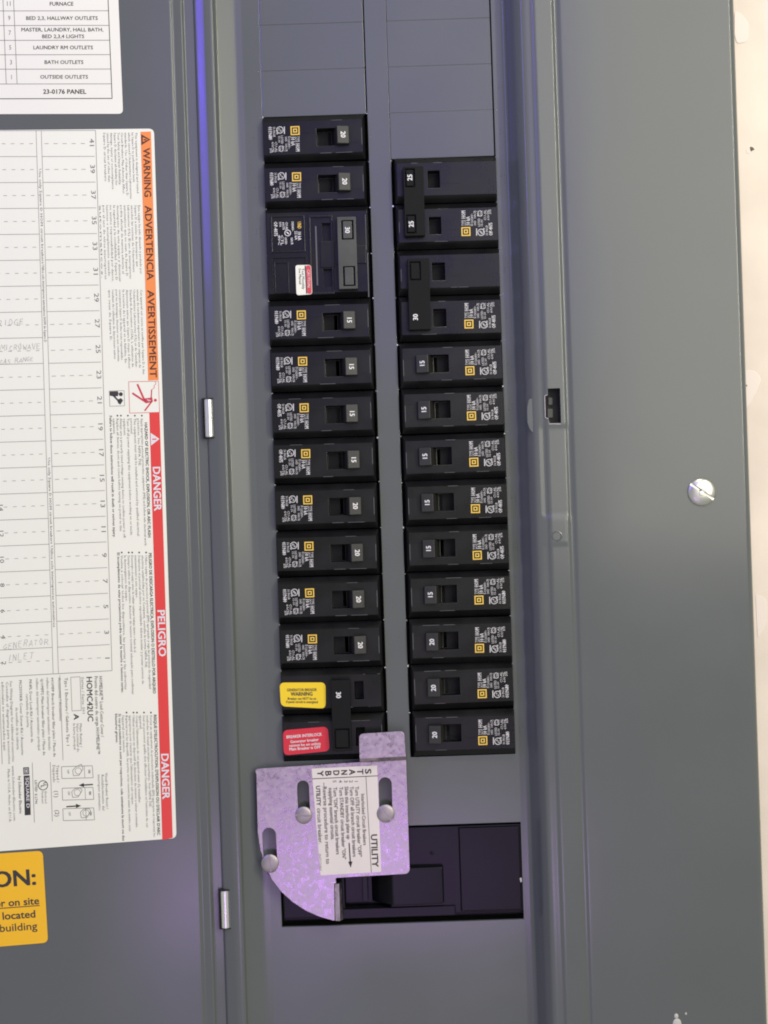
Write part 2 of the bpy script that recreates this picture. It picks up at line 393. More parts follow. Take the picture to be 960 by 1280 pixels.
# bare edge round the latch slot
mb = MB(); g = at_h(39)
path(mb, [(684, 493.5), (680.8, 495), (681.6, 522), (685.3, 523.5), (686.2, 529.8), (700.5, 530)], 0.7, g, 'dullscrew', 0.5)
obj('latch_slot_rim', mb, cover)
mb = MB(); g = at_h(24)
sheet(mb, rounded([(676, 480), (706, 480), (706, 536), (676, 536)], 2), g, 1, 0, 'dark')
sheet(mb, rounded([(685.5, 497), (690.5, 497), (690.5, 506), (685.5, 506)], 1.5), g, 3, 0.5, 'tie')
sheet(mb, rounded([(684.5, 511), (691, 511), (691, 522), (684.5, 522)], 1.5), g, 3, 0.5, 'tie')
obj('latch_pocket', mb, cover)
def lathe(mb, c, prof, k, n=32, f=W):
    """c=(u,v), prof=[(r,h)] from rim to centre"""
    vs = []; fs = []
    for r, h in prof: vs += [f(c[0]+r*math.cos(t*2*math.pi/n), c[1]+r*math.sin(t*2*math.pi/n), h) for t in range(n)]
    for i in range(len(prof)-1): fs += [(i*n+t, i*n+(t+1) % n, (i+1)*n+(t+1) % n, (i+1)*n+t) for t in range(n)]
    fs.append(tuple(range((len(prof)-1)*n, len(prof)*n)))
    mb.add(vs, fs, k)
mb = MB(); lathe(mb, A(696, 670, 39), [(7, 38.8), (6.6, 40.4), (5.4, 40.8), (4.6, 39.8), (3.0, 39.5)], 'paint', 24)
obj('rivet', mb, cover)
mb = MB(); g = at_h(32)
for c, r in (((846, 1279), 6.0), ((857, 1266.5), 1.5), ((845, 1269.5), 3.0)):
    lathe(mb, A(*c, 37), [(r, 37.2), (r*.85, 38.4), (r*.4, 39.2)], 'fleck', 12, f=lambda u, v, h: W(u, A(0, c[1], 37)[1]+(v-A(*c, 37)[1])*1.25+(A(*c, 37)[1]-A(0, c[1], 37)[1]), h))
obj('paint_fleck', mb, cover)
# dark back box behind the openings
mb = MB(); box(mb, -200, V0, 200, V1, -75, -74, 'dark')
obj('back_box', mb, cover)

# ================================================================ DOOR
door = thing('panel_door', 'open grey steel panel door at left carrying paper circuit labels', 'door', W(HU, V1, HH))
def dpt(p, e):                                      # p = apparent u, e = offset out of the door plane
    s = (F-HH-e-HT*HU)/(F-HT*p); return (p*s, F*(1-s))
dprof = [dpt(-216.4, -9), dpt(-216.8, -3.6), dpt(-229.5, -3.4), dpt(-232.5, -0.4), dpt(-243, -2.0), dpt(-246.5, 0), dpt(-620, 0), dpt(-622, -14)]
dprof = fillet(dprof, 1.7, 7)
mb = MB()
for a, b in zip(dprof[:-1], dprof[1:]):
    mb.add([W(a[0], V0+6, a[1]), W(b[0], V0+6, b[1]), W(b[0], V1-6, b[1]), W(a[0], V1-6, a[1])], [(0, 1, 2, 3)], 'paint')
obj('door_panel', mb, door, smooth=50)
for (px, py0, py1) in ((261, 499, 546.5), (281.5, 1113.5, 1160)):
    mb = MB(); n = 20; (u0, v0), (u1, v1) = A(px-0.8, py0, 13), A(px+0.8, py1, 13); u = (u0+u1)/2; r = 6.0
    cs = [[W(u+rr*math.cos(t*2*math.pi/n), vv, 10+rr*math.sin(t*2*math.pi/n)) for t in range(n)] for rr, vv in ((5.2, v0), (r, v0+0.8), (r, v1-0.8), (5.2, v1))]
    mb.add(sum(cs, []), [(i*n+t, i*n+(t+1) % n, (i+1)*n+(t+1) % n, (i+1)*n+t) for i in range(3) for t in range(n)]+[tuple(range(n)), tuple(range(3*n, 4*n))], 'pin')
    obj('hinge_pin', mb, door)
    mb = MB(); plate(mb, (u-8.2, v0-1.5, u+7.0, v1+1.5), [(u-6.6, v0-0.3, u+6.4, v1+0.3)], 12.2, 6, 'dark'); obj('hinge_notch', mb, door)
DM = door_map
E0, E1, E2 = 0.7, 0.95, 1.2
# ---- typed circuit card
mb = MB(); sheet(mb, rounded([(-260, -420, 0), (131, -420), (154, 142.5), (-255, 143.5, 0)], 6), DM, E0, 0.05, 'card')
card = obj('directory_card', mb, door, smooth=0, merge=False, label='white typed circuit card at the top of the door')
mb = MB(); I = 'ink'
path(mb, [(123, -300), (140.3, 123.2), (-250, 124.5)], 0.9, DM, I, E1)
for y in (-22, -4, 13.7, 32, 50.5, 68.5, 86.5, 105): line(mb, (-250, y+0.6), (136+(y/124.)*4, y), 0.5, DM, I, E1)
line(mb, (0, -100), (8, 105), 0.5, DM, I, E1); line(mb, (13, -100), (21.6, 105), 0.5, DM, I, E1)
for n, x, y in (('11', 11.2, 4.8), ('9', 11.8, 22.8), ('7', 12.3, 41.2), ('5', 13, 59.5), ('3', 14, 78), ('1', 14.6, 96.6)):
    text_c(mb, n, (x, y), 3.2*len(n) if n != '11' else 7.5, 5.6, DM, 'micro', E1)
for s, x, y, w, c in (('FURNACE', 77, 5, 30, 4.6), ('BED 2,3, HALLWAY OUTLETS', 77.5, 22.9, 90, 4.4), ('MASTER, LAUNDRY, HALL BATH,', 78, 37.3, 103, 4.4),
                      ('BED 2,3,4 LIGHTS', 79, 45.7, 53, 4.4), ('LAUNDRY RM OUTLETS', 79, 59.6, 75, 4.4), ('BATH OUTLETS', 80, 77.9, 49, 4.4), ('OUTSIDE OUTLETS', 80.3, 96.3, 60, 4.4)):
    text_c(mb, s, (x, y), w, c, DM, I, E1, bold=0.012)
text_c(mb, '23-0176 PANEL', (81, 114.7), 54, 5.4, DM, I, E1, bold=0.022)
obj('printed_table', mb, card, smooth=0, merge=False)
# ---- big wiring label
mb = MB(); sheet(mb, rounded([(-320, 166, 0), (192.6, 161.0), (220.8, 1047.6), (-300, 1086, 0)], 7), DM, E0, 0.05, 'paper')
lab = obj('wiring_label', mb, door, smooth=0, merge=False, label='large cream wiring label with an orange and red warning strip')
mb = MB()
xr = lambda x, y: x+(y-165)*0.0305                # follow the label's own verticals
quad(mb, [(175.8, 165), (188.8, 164.6), (198.4, 475), (185.4, 475.6)], DM, 'orange', E1)
quad(mb, [(186.8, 516), (199.6, 515.6), (216.0, 1047), (203.0, 1050)], DM, 'red', E1)
dn = lambda x, y0, y1: ((x, y0), (x+(y1-y0)*0.031, y1))
def dtext(s, x, y0, y1, cap, k=I, e=E1, **kw):    # reads downwards, baseline at x
    p, q = dn(x, y0, y1); text(mb, s, p, q, cap, DM, k, e, **kw)
for s, x, y0, y1 in (('WARNING', 179.0, 185.5, 247), ('ADVERTENCIA', 181.2, 257.5, 350), ('AVERTISSEMENT', 184.4, 363, 472)):
    dtext(s, x, y0, y1, 8.3, 'brown', E2, bold=0.018)
poly(mb, [(176.6, 168.0), (176.9, 181.5), (188.0, 174.6)], DM, 'brown', E2)
poly(mb, [(178.5, 171.8), (178.7, 177.8), (185.5, 174.7)], DM, 'orange', E2+.2)
line(mb, (179.6, 174.9), (183.2, 174.8), 1.5, DM, 'brown', E2+.4)
poly(mb, [(188.3, 541), (188.9, 557), (199.5, 548.7)], DM, 'white', E2)
line(mb, (190.6, 549.1), (195.6, 548.9), 1.4, DM, 'red', E2+.2)
for s, x, y0, y1 in (('DANGER', 191.2, 583, 638.5), ('PELIGRO', 196.9, 762, 821), ('DANGER', 201.6, 941.5, 998.5)):
    dtext(s, x, y0, y1, 9.0, 'white', E2, bold=0.03)
# pictograms
path(mb, [(161, 477.2), (198.2, 476.5), (199.6, 515.4), (162.2, 516.4)], 0.55, DM, 'rose', E1, True)
R = 'rose'
disc(mb, (194.3, 500.3), 1.9, DM, R, E1)
poly(mb, [(180.0, 498.2), (190.4, 496.8), (191.3, 502.2), (182.4, 504.4)], DM, R, E1)
path(mb, [(180.8, 500.5), (171.8, 480.2)], 2.4, DM, R, E1); path(mb, [(182.5, 502.6), (165.6, 491.5)], 2.4, DM, R, E1)
path(mb, [(190.5, 501.0), (181.0, 513.5)], 1.9, DM, R, E1); path(mb, [(189.0, 499.0), (189.7, 487.2)], 1.5, DM, R, E1)
path(mb, [(189.7, 487.2), (193.3, 484.6), (192.6, 482.4), (195.0, 480.0), (194.2, 477.2)], 0.6, DM, R, E1)
path(mb, [(184, 499.2), (186.8, 501.8), (185.6, 499.8), (188.6, 501.2)], 0.7, DM, 'white', E2)
path(mb, [(136.8, 488.8), (155.2, 488.3), (155.9, 507.3), (137.4, 507.9)], 0.5, DM, 'grey_ink', E1, True)
disc(mb, (151.2, 492.8), 2.5, DM, I, E1)
poly(mb, [(137.2, 489.4), (147.4, 489.1), (148.4, 491.6), (147.6, 495.2), (142.6, 495.6), (137.4, 494.6)], DM, I, E1)
path(mb, [(142, 494.5), (149.5, 502.5)], 2.0, DM, I, E1)
poly(mb, [(146.4, 500.0), (151.4, 497.6), (154.0, 500.6), (150.6, 505.8), (148.0, 504.2)], DM, I, E1)
# fine print
EN = ['This equipment is designed and tested', 'by Square D to performance levels', 'which exceed Underwriters Laboratories', 'standards. Use of Other than Square D', 'Circuit Breakers May Adversely Affect', 'Your Safety and Impair Reliability.', 'Square D disclaims all liability for', 'damage, injury or noncompliance', 'caused by the use of other than', 'Square D circuit breakers.']
L0 = [76, 62, 83, 79, 76, 66, 66, 71, 62, 62]
for i, s in enumerate(EN): dtext(s, 168.6-i*4.42+0.4, 165.8, 165.8+L0[i], 2.7, 'micro', res=1)
ES = ['Este equipo ha sido disenado y probado por', 'Square D a niveles de desempeno que', 'exceden las normas de Underwriters', 'Laboratories (UL). El uso de interruptores', 'automaticos que no sean de Square D', 'podria afectar de manera adversa el', 'desempeno de este equipo y disminuir', 'la seguridad y la confiabilidad. Square D', 'no asume responsabilidad por danos,', 'lesiones o incumplimiento causado', 'por el uso de otros interruptores', 'automaticos.']
L1 = [86, 77, 84, 92, 89, 86, 96, 94, 96, 89, 93, 92]
for i, s in enumerate(ES): dtext(s, 172.6-i*4.42, 256.5, 256.5+L1[i], 2.7, 'micro', res=1)
FR = ['Cet appareil est concu et verifie par Square D a des', 'niveaux de rendement superieurs aux exigences de', 'Underwriters Laboratories (UL) et de Canadian', 'Standards Association (CSA). L utilisation de', 'disjoncteurs autres que Square D risque d affecter', 'la securite de l appareil et sa fiabilite. En', 'consequence Square D decline toute responsabilite', 'pour les dommages, blessures ou non conformite', 'resultant de l utilisation de disjoncteurs autres', 'que ceux de Square D.']
L2 = [106, 98, 97, 97, 99, 92, 88, 90, 87, 65]
for i, s in enumerate(FR): dtext(s, 175.4-i*4.42, 362, 362+L2[i], 2.7, 'micro', res=1)
dtext('HAZARD OF ELECTRIC SHOCK, EXPLOSION, OR ARC FLASH', 180.8, 528, 672, 3.5, I, bold=0.02)
dtext('PELIGRO DE DESCARGA ELECTRICA, EXPLOSION O DESTELLO POR ARQUEO', 186.0, 691, 867, 3.5, I, bold=0.02)
dtext("RISQUE D'ELECTROCUTION, D'EXPLOSION OU D'ECLAIR D'ARC", 192.2, 893, 1044, 3.5, I, bold=0.02)
def para(x, lines, cap=2.9, step=4.35):
    for s, y0, y1, b in lines:
        if b == 1: disc(mb, (x+1.4, y0-3.4), 1.1, DM, I, E1, 10)
        dtext(s, x, y0, y1, cap+(0.3 if b == 2 else 0), I if b == 2 else 'micro', res=1, bold=0.02 if b == 2 else 0)
        x -= step*(1.0 if b < 2 else 1.0)
para(176.0, [('Apply appropriate personal protective equipment (PPE) and follow safe electrical work', 523, 682, 1), ('practices. See NFPA 70E.', 523, 583, 0),
             ('This equipment must only be installed and serviced by qualified electrical', 523, 670, 1), ('personnel.', 523, 543, 0),
             ('Turn off all power supplying this equipment before working on or inside', 523, 669, 1), ('equipment.', 523, 545, 0),
             ('Always use a properly rated voltage sensing device to confirm power is off.', 523, 673, 1), ('Replace all devices, doors and covers before turning on power to this', 523, 664, 1), ('equipment.', 523, 543, 0),
             ('Failure to follow these instructions will result in death or serious injury.', 519.5, 672, 2)])
para(181.4, [('Utilice equipo de proteccion personal (EPP) apropiado y siga las practicas de seguridad', 694, 861, 1), ('electrica establecidas por su Compania, consulte la norma NFPA 70E.', 694, 835, 0),
             ('Solamente el personal electrico especializado debera instalar y prestar servicio de', 694, 855, 1), ('mantenimiento a este equipo.', 694, 748, 0),
             ('Desenergice el equipo antes de realizar cualquier trabajo dentro o fuera de el.', 694, 816, 1), ('Siempre utilice un dispositivo detector de tension nominal adecuado para confirmar', 694, 868, 1), ('la desenergizacion del equipo.', 694, 752, 0),
             ('Vuelva a colocar todos los dispositivos, las puertas y las cubiertas', 694, 862, 1), ('El incumplimiento de estas precauciones podra causar la muerte o lesiones serias.', 690.5, 866, 2)])
para(187.4, [("Portez un equipement de protection individuelle (EPI) approprie et respectez les", 894, 1046, 1), ("methodes de travail electrique securitaires. Voir NFPA 70E.", 894, 1009, 0),
             ("Seul un personnel qualifie doit effectuer l'installation et l'entretien de cet", 894, 1034, 1), ("appareil.", 894, 912, 0), ("Coupez l'alimentation de cet appareil avant d'y travailler.", 894, 1004, 1),
             ("Utilisez toujours un dispositif de detection de tension a valeur nominale", 894, 1034, 1), ("appropriee pour s'assurer que l'alimentation est coupee.", 894, 1006, 0),
             ("Replacez tous les dispositifs, les portes et les couvercles avant de mettre sous", 894, 1039, 1), ("l'appareil sous tension.", 894, 941, 0),
             ("Si ces precautions ne sont pas respectees, cela entrainera la mort ou des", 892, 1051, 2), ("blessures graves.", 892, 929, 2)])
# directory table
G = 'grey_ink'
def slope(y): return -0.0525*(y-160)/680.0
line(mb, (-200, 164.5), (119.6, 163.2), 0.5, DM, G, E1)
line(mb, (119.6, 163.2), (140.2, 838.2), 0.55, DM, G, E1)
line(mb, (45.3, 163.5), (66.6, 842), 0.5, DM, G, E1); line(mb, (51.8, 163.5), (73.2, 842), 0.5, DM, G, E1)
line(mb, (-200, 857), (140.2, 838.2), 0.6, DM, G, E1)
for i in range(21):
    yr = 163.5+32.15*(i+1); x1 = 119+(yr-163)*0.0305; m = slope(yr)
    xm0, xm1 = 45.3+(yr-163)*0.0313, 51.8+(yr-163)*0.0313
    yy = lambda x, y=yr, m=m: y+m*(x-119)
    if i < 20:
        line(mb, (xm1, yy(xm1)), (x1-1.5, yy(x1-1.5)), 0.5, DM, G, E1)
        line(mb, (-200, yy(-200)), (xm0, yy(xm0)), 0.5, DM, G, E1)
    yd = yr-16.1
    for j in range(5):
        x = xm1+3+j*11.3
        line(mb, (x, yy(x)-16.1), (x+5.2, yy(x+5.2)-16.1), 0.5, DM, G, E1)
    for j in range(-12, 4):
        x = xm0-5-(3-j)*11.5
        line(mb, (x-4.5, yy(x-4.5)-16.1), (x, yy(x)-16.1), 0.5, DM, G, E1)
    n = str(41-2*i); xn = 111.5+(yd-163)*0.0305
    dtext(n, xn, yd-(6.1 if len(n) > 1 else 3), yd+(5.5 if len(n) > 1 else 3), 5.6, 'micro', bold=-0.004)
    if 42-2*i <= 14 and 42-2*i > 0:
        n = str(42-2*i); dtext(n, -1.2+(yd-640)*0.02, yy(0)-16.1-(5 if len(n) > 1 else 2.6), yy(0)-16.1+(5 if len(n) > 1 else 2.6), 5.2, 'micro')
for s, y0, y1 in (('Use only Square D HOM circuit breakers', 211, 330), ('Utilice solo interruptores automaticos HOM de Square D', 331, 428), ('Use only Square D HOM circuit breakers', 572, 680), ('Utilice solo interruptores automaticos', 682, 784)):
    dtext(s, 47.2+(y0-163)*0.0313, y0, y1, 3.0, 'micro', res=1, bold=0.012)
STROKE = {'F': [[(0, 0), (0.05, 1)], [(0.05, 1), (.7, .95)], [(.03, .5), (.5, .55)]], 'R': [[(0, 0), (.08, 1), (.5, 1), (.62, .75), (.45, .52), (.05, .5)], [(.3, .5), (.7, 0)]], 'I': [[(.3, 0), (.35, 1)]],
 'D': [[(0, 0), (.05, 1), (.5, .85), (.65, .45), (.4, .05), (0, 0)]], 'G': [[(.65, .85), (.35, 1), (.05, .6), (.1, .15), (.45, 0), (.65, .2), (.65, .45), (.4, .45)]], 'E': [[(.6, .95), (.05, .9), (0, .05), (.6, 0)], [(.02, .5), (.5, .52)]],
 'M': [[(0, 0), (.1, 1), (.4, .35), (.7, 1), (.8, 0)]], 'C': [[(.6, .85), (.3, 1), (.03, .5), (.25, .03), (.62, .12)]], 'O': [[(.35, 1), (.05, .6), (.2, .05), (.55, .15), (.6, .7), (.35, 1)]], 'W': [[(0, 1), (.2, 0), (.42, .6), (.62, 0), (.85, 1)]],
 'A': [[(0, 0), (.35, 1), (.65, 0)], [(.12, .35), (.58, .38)]], 'V': [[(0, 1), (.33, 0), (.62, 1)]], 'S': [[(.6, .9), (.25, 1), (.1, .7), (.5, .4), (.45, .05), (0, .1)]], 'N': [[(0, 0), (.05, 1), (.6, .05), (.62, 1)]], 'T': [[(.3, 0), (.35, 1)], [(0, .95), (.7, 1)]], 'L': [[(.05, 1), (0, .03), (.6, 0)]], ' ': []}
for s, p, q, c in (('FRIDGE', (-9, 409.0), (31.5, 405.0), 7.2), ('MICROWAVE', (0.5, 439.2), (51.5, 435.5), 7.6), ('GAS RANGE', (0, 456.2), (43, 450.8), 6.4), ('GENERATOR', (4, 811.4), (62, 804.8), 8.0), ('INLET', (9.5, 826.8), (43, 822.5), 9.6)):
    n = len(s); p, q = Vector(p), Vector(q)
    for i, ch in enumerate(s):
        o = p+(q-p)*(i/n); w = (q-p).length/n*random.uniform(.85, 1.25); hh = c*random.uniform(.8, 1.1); sl = random.uniform(.05, .3); dy = random.uniform(-.7, .6)
        for st in STROKE[ch]:
            pts = [(o.x+x*w+sl*y*hh*.5+random.uniform(-.25, .25), o.y+dy-y*hh+random.uniform(-.3, .3)) for x, y in st]
            for a, b in zip(pts[:-1], pts[1:]):
                m = ((a[0]+b[0])/2+random.uniform(-.3, .3), (a[1]+b[1])/2+random.uniform(-.3, .3)); ww = random.uniform(.4, .7)
                line(mb, a, m, ww, DM, 'pencil', E1); line(mb, m, b, ww*.9, DM, 'pencil', E1+.02)
# lower block: catalogue data, trip diagram, listing marks
for s, x, y0, y1, c, k, b in (('HOMELINE\u2122 Load Center Cover /', 124.0, 845, 921, 4.0, I, 0.004), ('Frente del centro de carga HOMELINE\u2122', 118.2, 845, 943, 4.0, I, 0.004),
        ('HOMC42UC', 108.2, 845.5, 902, 6.9, I, 0.016), ('Series / Serie: S01', 101.8, 846, 893, 3.3, 'micro', 0), ('A', 92.4, 892.5, 899.5, 6.2, I, 0.03),
        ('Main Rating /', 99.5, 904, 934, 3.0, 'micro', 0), ('Valor nominal de', 95.5, 904, 940, 3.0, 'micro', 0), ('la barra principal', 91.5, 904, 937, 3.0, 'micro', 0),
        ('Type 1 Enclosure / Gabinete Tipo 1', 81.0, 847, 933, 3.6, I, 0), ('Accessories / Accesorios', 72.8, 847, 901, 3.4, 'micro', 0.008),
        ('HOMFP Branch breaker filler plate / Placa de', 64.0, 847, 946, 3.3, I, 0), ('relleno del interruptor automatico derivado', 58.0, 847, 938, 3.3, 'micro', 0),
        ('QOMFP2 Main breaker filler plate / Placa de', 51.0, 848, 944, 3.3, I, 0), ('relleno del interruptor automatico principal', 45.0, 848, 938, 3.3, 'micro', 0),
        ('PK4FL Door Lock Kit / Accesorio de', 36.5, 849, 928, 3.3, I, 0), ('cerradura de puerta', 32.5, 867, 909, 3.3, 'micro', 0),
        ('MCSSV3KR Cover Screw Kit / Accesorio', 24.0, 850, 944, 3.3, I, 0), ('de tornillos de la cubierta', 19.5, 884, 937, 3.3, 'micro', 0),
        ('See Wiring Diagram for additional accessories', 12.4, 851, 952, 3.2, 'micro', 0), ('Consulte el diagrama para accesorios', 7.4, 852, 955, 3.2, 'micro', 0), ('adicionales no enumerados aqui', 2.0, 852, 938, 3.2, 'micro', 0),
        ('Visual Breaker Reset /', 131.5, 966, 1011, 3.2, 'micro', 0), ('Restablecimiento del', 126.8, 968, 1013, 3.2, 'micro', 0), ('interruptor automatico', 122.2, 968, 1013, 3.2, 'micro', 0),
        ('Tripped /', 70.5, 956, 978, 3.4, 'micro', 0), ('Disparado', 65.8, 956, 978, 3.4, 'micro', 0), ('(1)', 68.0, 988, 997, 5.0, 'micro', 0), ('(2)', 69.0, 1012, 1021, 5.0, 'micro', 0),
        ('LISTED', 43.5, 975, 990, 3.0, I, 0.01), ('E-2746', 43.8, 992, 1005, 3.0, I, 0), ('Enclosed', 56.0, 989, 1004, 2.6, 'micro', 0), ('Panelboard', 52.0, 989, 1004, 2.6, 'micro', 0),
        ('by Schneider Electric', 23.0, 970, 1017, 3.4, I, 0.01), ('www.Schneider-Electric.com', 15.0, 957, 1026, 3.0, 'micro', 0), ('Made in U.S.A. Hecho en E.U.A.', 9.5, 961, 1028, 3.0, 'micro', 0)):
    dtext(s, x, y0, y1, c, k, res=1 if c < 5 else 2, bold=b)
path(mb, [(88.6, 846.5), (100.2, 845.8), (101.8, 887.8), (90.2, 888.6)], 0.5, DM, G, E1, True)
for p, q in (((75.0, 844), (79.0, 950)), ((63.0, 952.5), (65.6, 1026.5)), ((40.5, 953), (43.2, 1028)), ((-1, 850), (3, 955))): line(mb, p, q, 0.55, DM, G, E1)
for (y, up) in ((957, -1), (984, 0), (1009.6, 1)):
    o = (y-957)*0.033
    path(mb, [(77+o, y+1.2), (115.5+o, y), (116.6+o, y+15), (77.6+o, y+16)], 0.6, DM, G, E1, True)
    path(mb, [(105.5+o, y+.4), (106.2+o, y+15.3)], 0.5, DM, G, E1); dtext('ON', 110.5+o, y+5, y+9.5, 2.6, I, bold=.02); dtext('OFF', 84+o, y+5, y+10, 2.6, 'micro')
    cx = {-1: 99, 0: 97, 1: 107}[up]+o
    path(mb, [(cx-8, y+5.5), (cx-4, y+1.5), (cx+3, y-2 if up < 0 else y+1), (cx+5, y+4), (cx, y+12), (cx-7, y+12.5)], 0.6, DM, G, E1, True)
    ring(mb, (cx-1, y+6.5), 4, 0.5, DM, G, E1, 12)
line(mb, (104, 981.2), (116.4, 980.4), 1.6, DM, I, E1); poly(mb, [(98.6, 981.4), (105, 978.6), (105.3, 983.8)], DM, I, E1)
line(mb, (83.2, 1008.2), (95, 1007.4), 1.6, DM, I, E1); poly(mb, [(101.5, 1007), (95, 1004.6), (95.3, 1010)], DM, I, E1)
ring(mb, (54, 981.5), 5.8, 0.9, DM, I, E1); dtext('U', 54.5, 977.6, 981.6, 4, I, bold=.02); dtext('L', 51.3, 981.2, 984.8, 4, I, bold=.02)
quad(mb, [(29.8, 969.4), (37.2, 969.0), (38.6, 1018.4), (31.2, 1019)], DM, I, E1); dtext('SQUARE D', 32.2, 971.6, 1010, 3.9, 'white', E2, bold=.02)
quad(mb, [(29.2, 959.2), (36.4, 958.8), (36.8, 967.6), (29.6, 968)], DM, I, E1); path(mb, [(30.8, 960.8), (35, 960.6), (35.2, 966), (31, 966.2)], 0.6, DM, 'white', E2, True)
quad(mb, [(32.2, 962.2), (33.8, 962.1), (33.9, 964.8), (32.3, 964.9)], DM, 'white', E2)
obj('printed_directory', mb, lab, smooth=0, merge=False)
# ---- yellow caution label
mb = MB(); sheet(mb, rounded([(-300, 1086, 0), (53.6, 1063.2), (60.3, 1178), (-300, 1208, 0)], 7), DM, E0, 0.05, 'yellow')
yl = obj('caution_label', mb, door, smooth=0, merge=False, label='yellow caution sticker at the lower left of the door')
mb = MB()
def ytext(s, x0, y0, x1, cap, **kw): text(mb, s, (x0, y0), (x1, y0-(x1-x0)*0.072), cap, DM, I, E1, **kw)
for t0, t1, y, xs, xm, x1, c, b in (('CAUTI', 'ON:', 1116.0, -104, -9, 46.3, 19.0, .03), ('A generat', 'or on site', 1139.8, -84, -6.5, 49.6, 8.8, .02), ('is', 'located', 1151.2, -20, 3, 45.2, 9.0, .02), ('outside the', 'building', 1172.2, -68, -0.5, 47, 9.2, .008)):
    yy = lambda x: y-(x+104)*0.072-(0 if xs != -84 else 0)
    base = {'ON:': 1105.2, 'or on site': 1129.8, 'located': 1146.4, 'building': 1161.4}[t1]
    yy = lambda x: base-(x-x1)*0.072
    w = (x1-xm)/(len(t1)+0.5)
    text(mb, t1, (xm, yy(xm)), (x1, yy(x1)), c, DM, I, E1, res=3, bold=b); text(mb, t0, (xs, yy(xs)), (xm-(2 if t1 == 'ON:' or t1 == 'or on site' else 6), yy(xm-4)), c, DM, I, E1, res=3, bold=b)
line(mb, (-90, 1142), (49.8, 1131.6), 1.0, DM, I, E1)
obj('printed_text', mb, yl, smooth=0, merge=False)

# ================================================================ BREAKERS
HF = 9.0                                            # face height above the dead front
PRINTS = {}
def marking(mb, code, ca, cb, g=None):
    """white product print, reading towards +b, around the pole centred at b=cb; ca = outer edge"""
    f = local(HF); e = 0.25; g = g or 'gold'
    a = lambda x: ca+x
    b = lambda y: cb-28.75+y
    q = lambda a0, b0, a1, b1, k, ee: quad(mb, [(a(a0), b(b0)), (a(a1), b(b0)), (a(a1), b(b1)), (a(a0), b(b1))], f, k, ee)
    q(35.0, 14.6, 46.2, 25.6, g, e); q(36.5, 16.1, 44.7, 24.1, 'plastic', e+.12); q(38.0, 17.6, 43.2, 22.6, g, e+.24); q(39.5, 19.0, 41.8, 21.3, 'plastic', e+.36)
    T = lambda s, x, y0, y1, c, **kw: text(mb, s, (a(x), b(y0)), (a(x), b(y1)), c, f, 'pad_print', e, **{'res': 1, 'bold': 0.012, **kw})
    T('TYPE', 42.6, 27.2, 34.6, 3.0); T('CIRCUIT', 40.0, 27.2, 34.6, 2.0); T('HOM', 40.6, 36.2, 46.2, 5.0, bold=.03)
    T('10', 35.2, 27.2, 32.0, 4.6, bold=.03); T('kA', 35.2, 33.4, 38.6, 4.6, bold=.03)
    T('120/240V~', 31.2, 29.5, 42.5, 2.9); T('ISS', 31.6, 27.0, 29.0, 3.2); T('HACR', 27.6, 36.0, 45.8, 2.8); T('SWD', 27.6, 27.2, 33.6, 2.6)
    ring(mb, (a(21.8), b(18.6)), 4.0, 1.0, f, 'pad_print', e, 16); line(mb, (a(20.2), b(16.8)), (a(23.4), b(20.4)), 1.6, f, 'pad_print', e); disc(mb, (a(21.8), b(18.6)), 1.2, f, 'pad_print', e, 8)
    line(mb, (a(27.4), b(14.6)), (a(27.2), b(23.6)), 1.2, f, 'pad_print', e)
    T('LISTED', 22.6, 25.6, 36.4, 2.8); T('15-30', 19.2, 25.6, 34.4, 2.6); T('40C', 23.4, 38.2, 45.6, 3.0); T('CTL', 19.4, 38.2, 45.6, 2.8)
    ring(mb, (a(22.4), b(42)), 2.6, 0.6, f, 'pad_print', e, 10, ry=3.6)
    T('CU-AL', 14.8, 33.0, 46.4, 3.0); T('60/75', 11.0, 33.0, 46.2, 2.8); T('14-8', 17.0, 15.0, 24.0, 2.6); T('36 IN-LB', 13.2, 14.4, 27.0, 2.8)
    T(code, 7.4, 14.2, 30.4, 4.6, bold=.04); T('5/16', 8.4, 41.0, 46.6, 3.8)
def pole(mb, cb, slots, a0=-64.6, a1=58.6, b0=-20.0, b1=20.6):
    """raised moulded face of one pole with its handle slot"""
    plate(mb, (a0, cb+b0, a1, cb+b1), [(s[0], cb+s[1], s[2], cb+s[3]) for s in slots], HF, HF-18, 'plastic', outer=False)
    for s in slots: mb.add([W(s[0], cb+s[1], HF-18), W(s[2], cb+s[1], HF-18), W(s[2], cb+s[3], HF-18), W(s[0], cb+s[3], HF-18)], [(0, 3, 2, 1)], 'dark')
    o = [(-65.3, -28.2), (62.0, -28.2), (62.0, 28.2), (-65.3, 28.2)]; i = [(a0, b0), (a1, b0), (a1, b1), (a0, b1)]
    vs = [W(a, cb+b, HF) for a, b in i]+[W(a, cb+b, 0.5) for a, b in o]+[W(a, cb+b, -20) for a, b in o]
    mb.add(vs, [(j, j+4, (j+1) % 4+4, (j+1) % 4) for j in range(4)]+[(j+4, j+8, (j+1) % 4+8, (j+1) % 4+4) for j in range(4)], 'plastic')
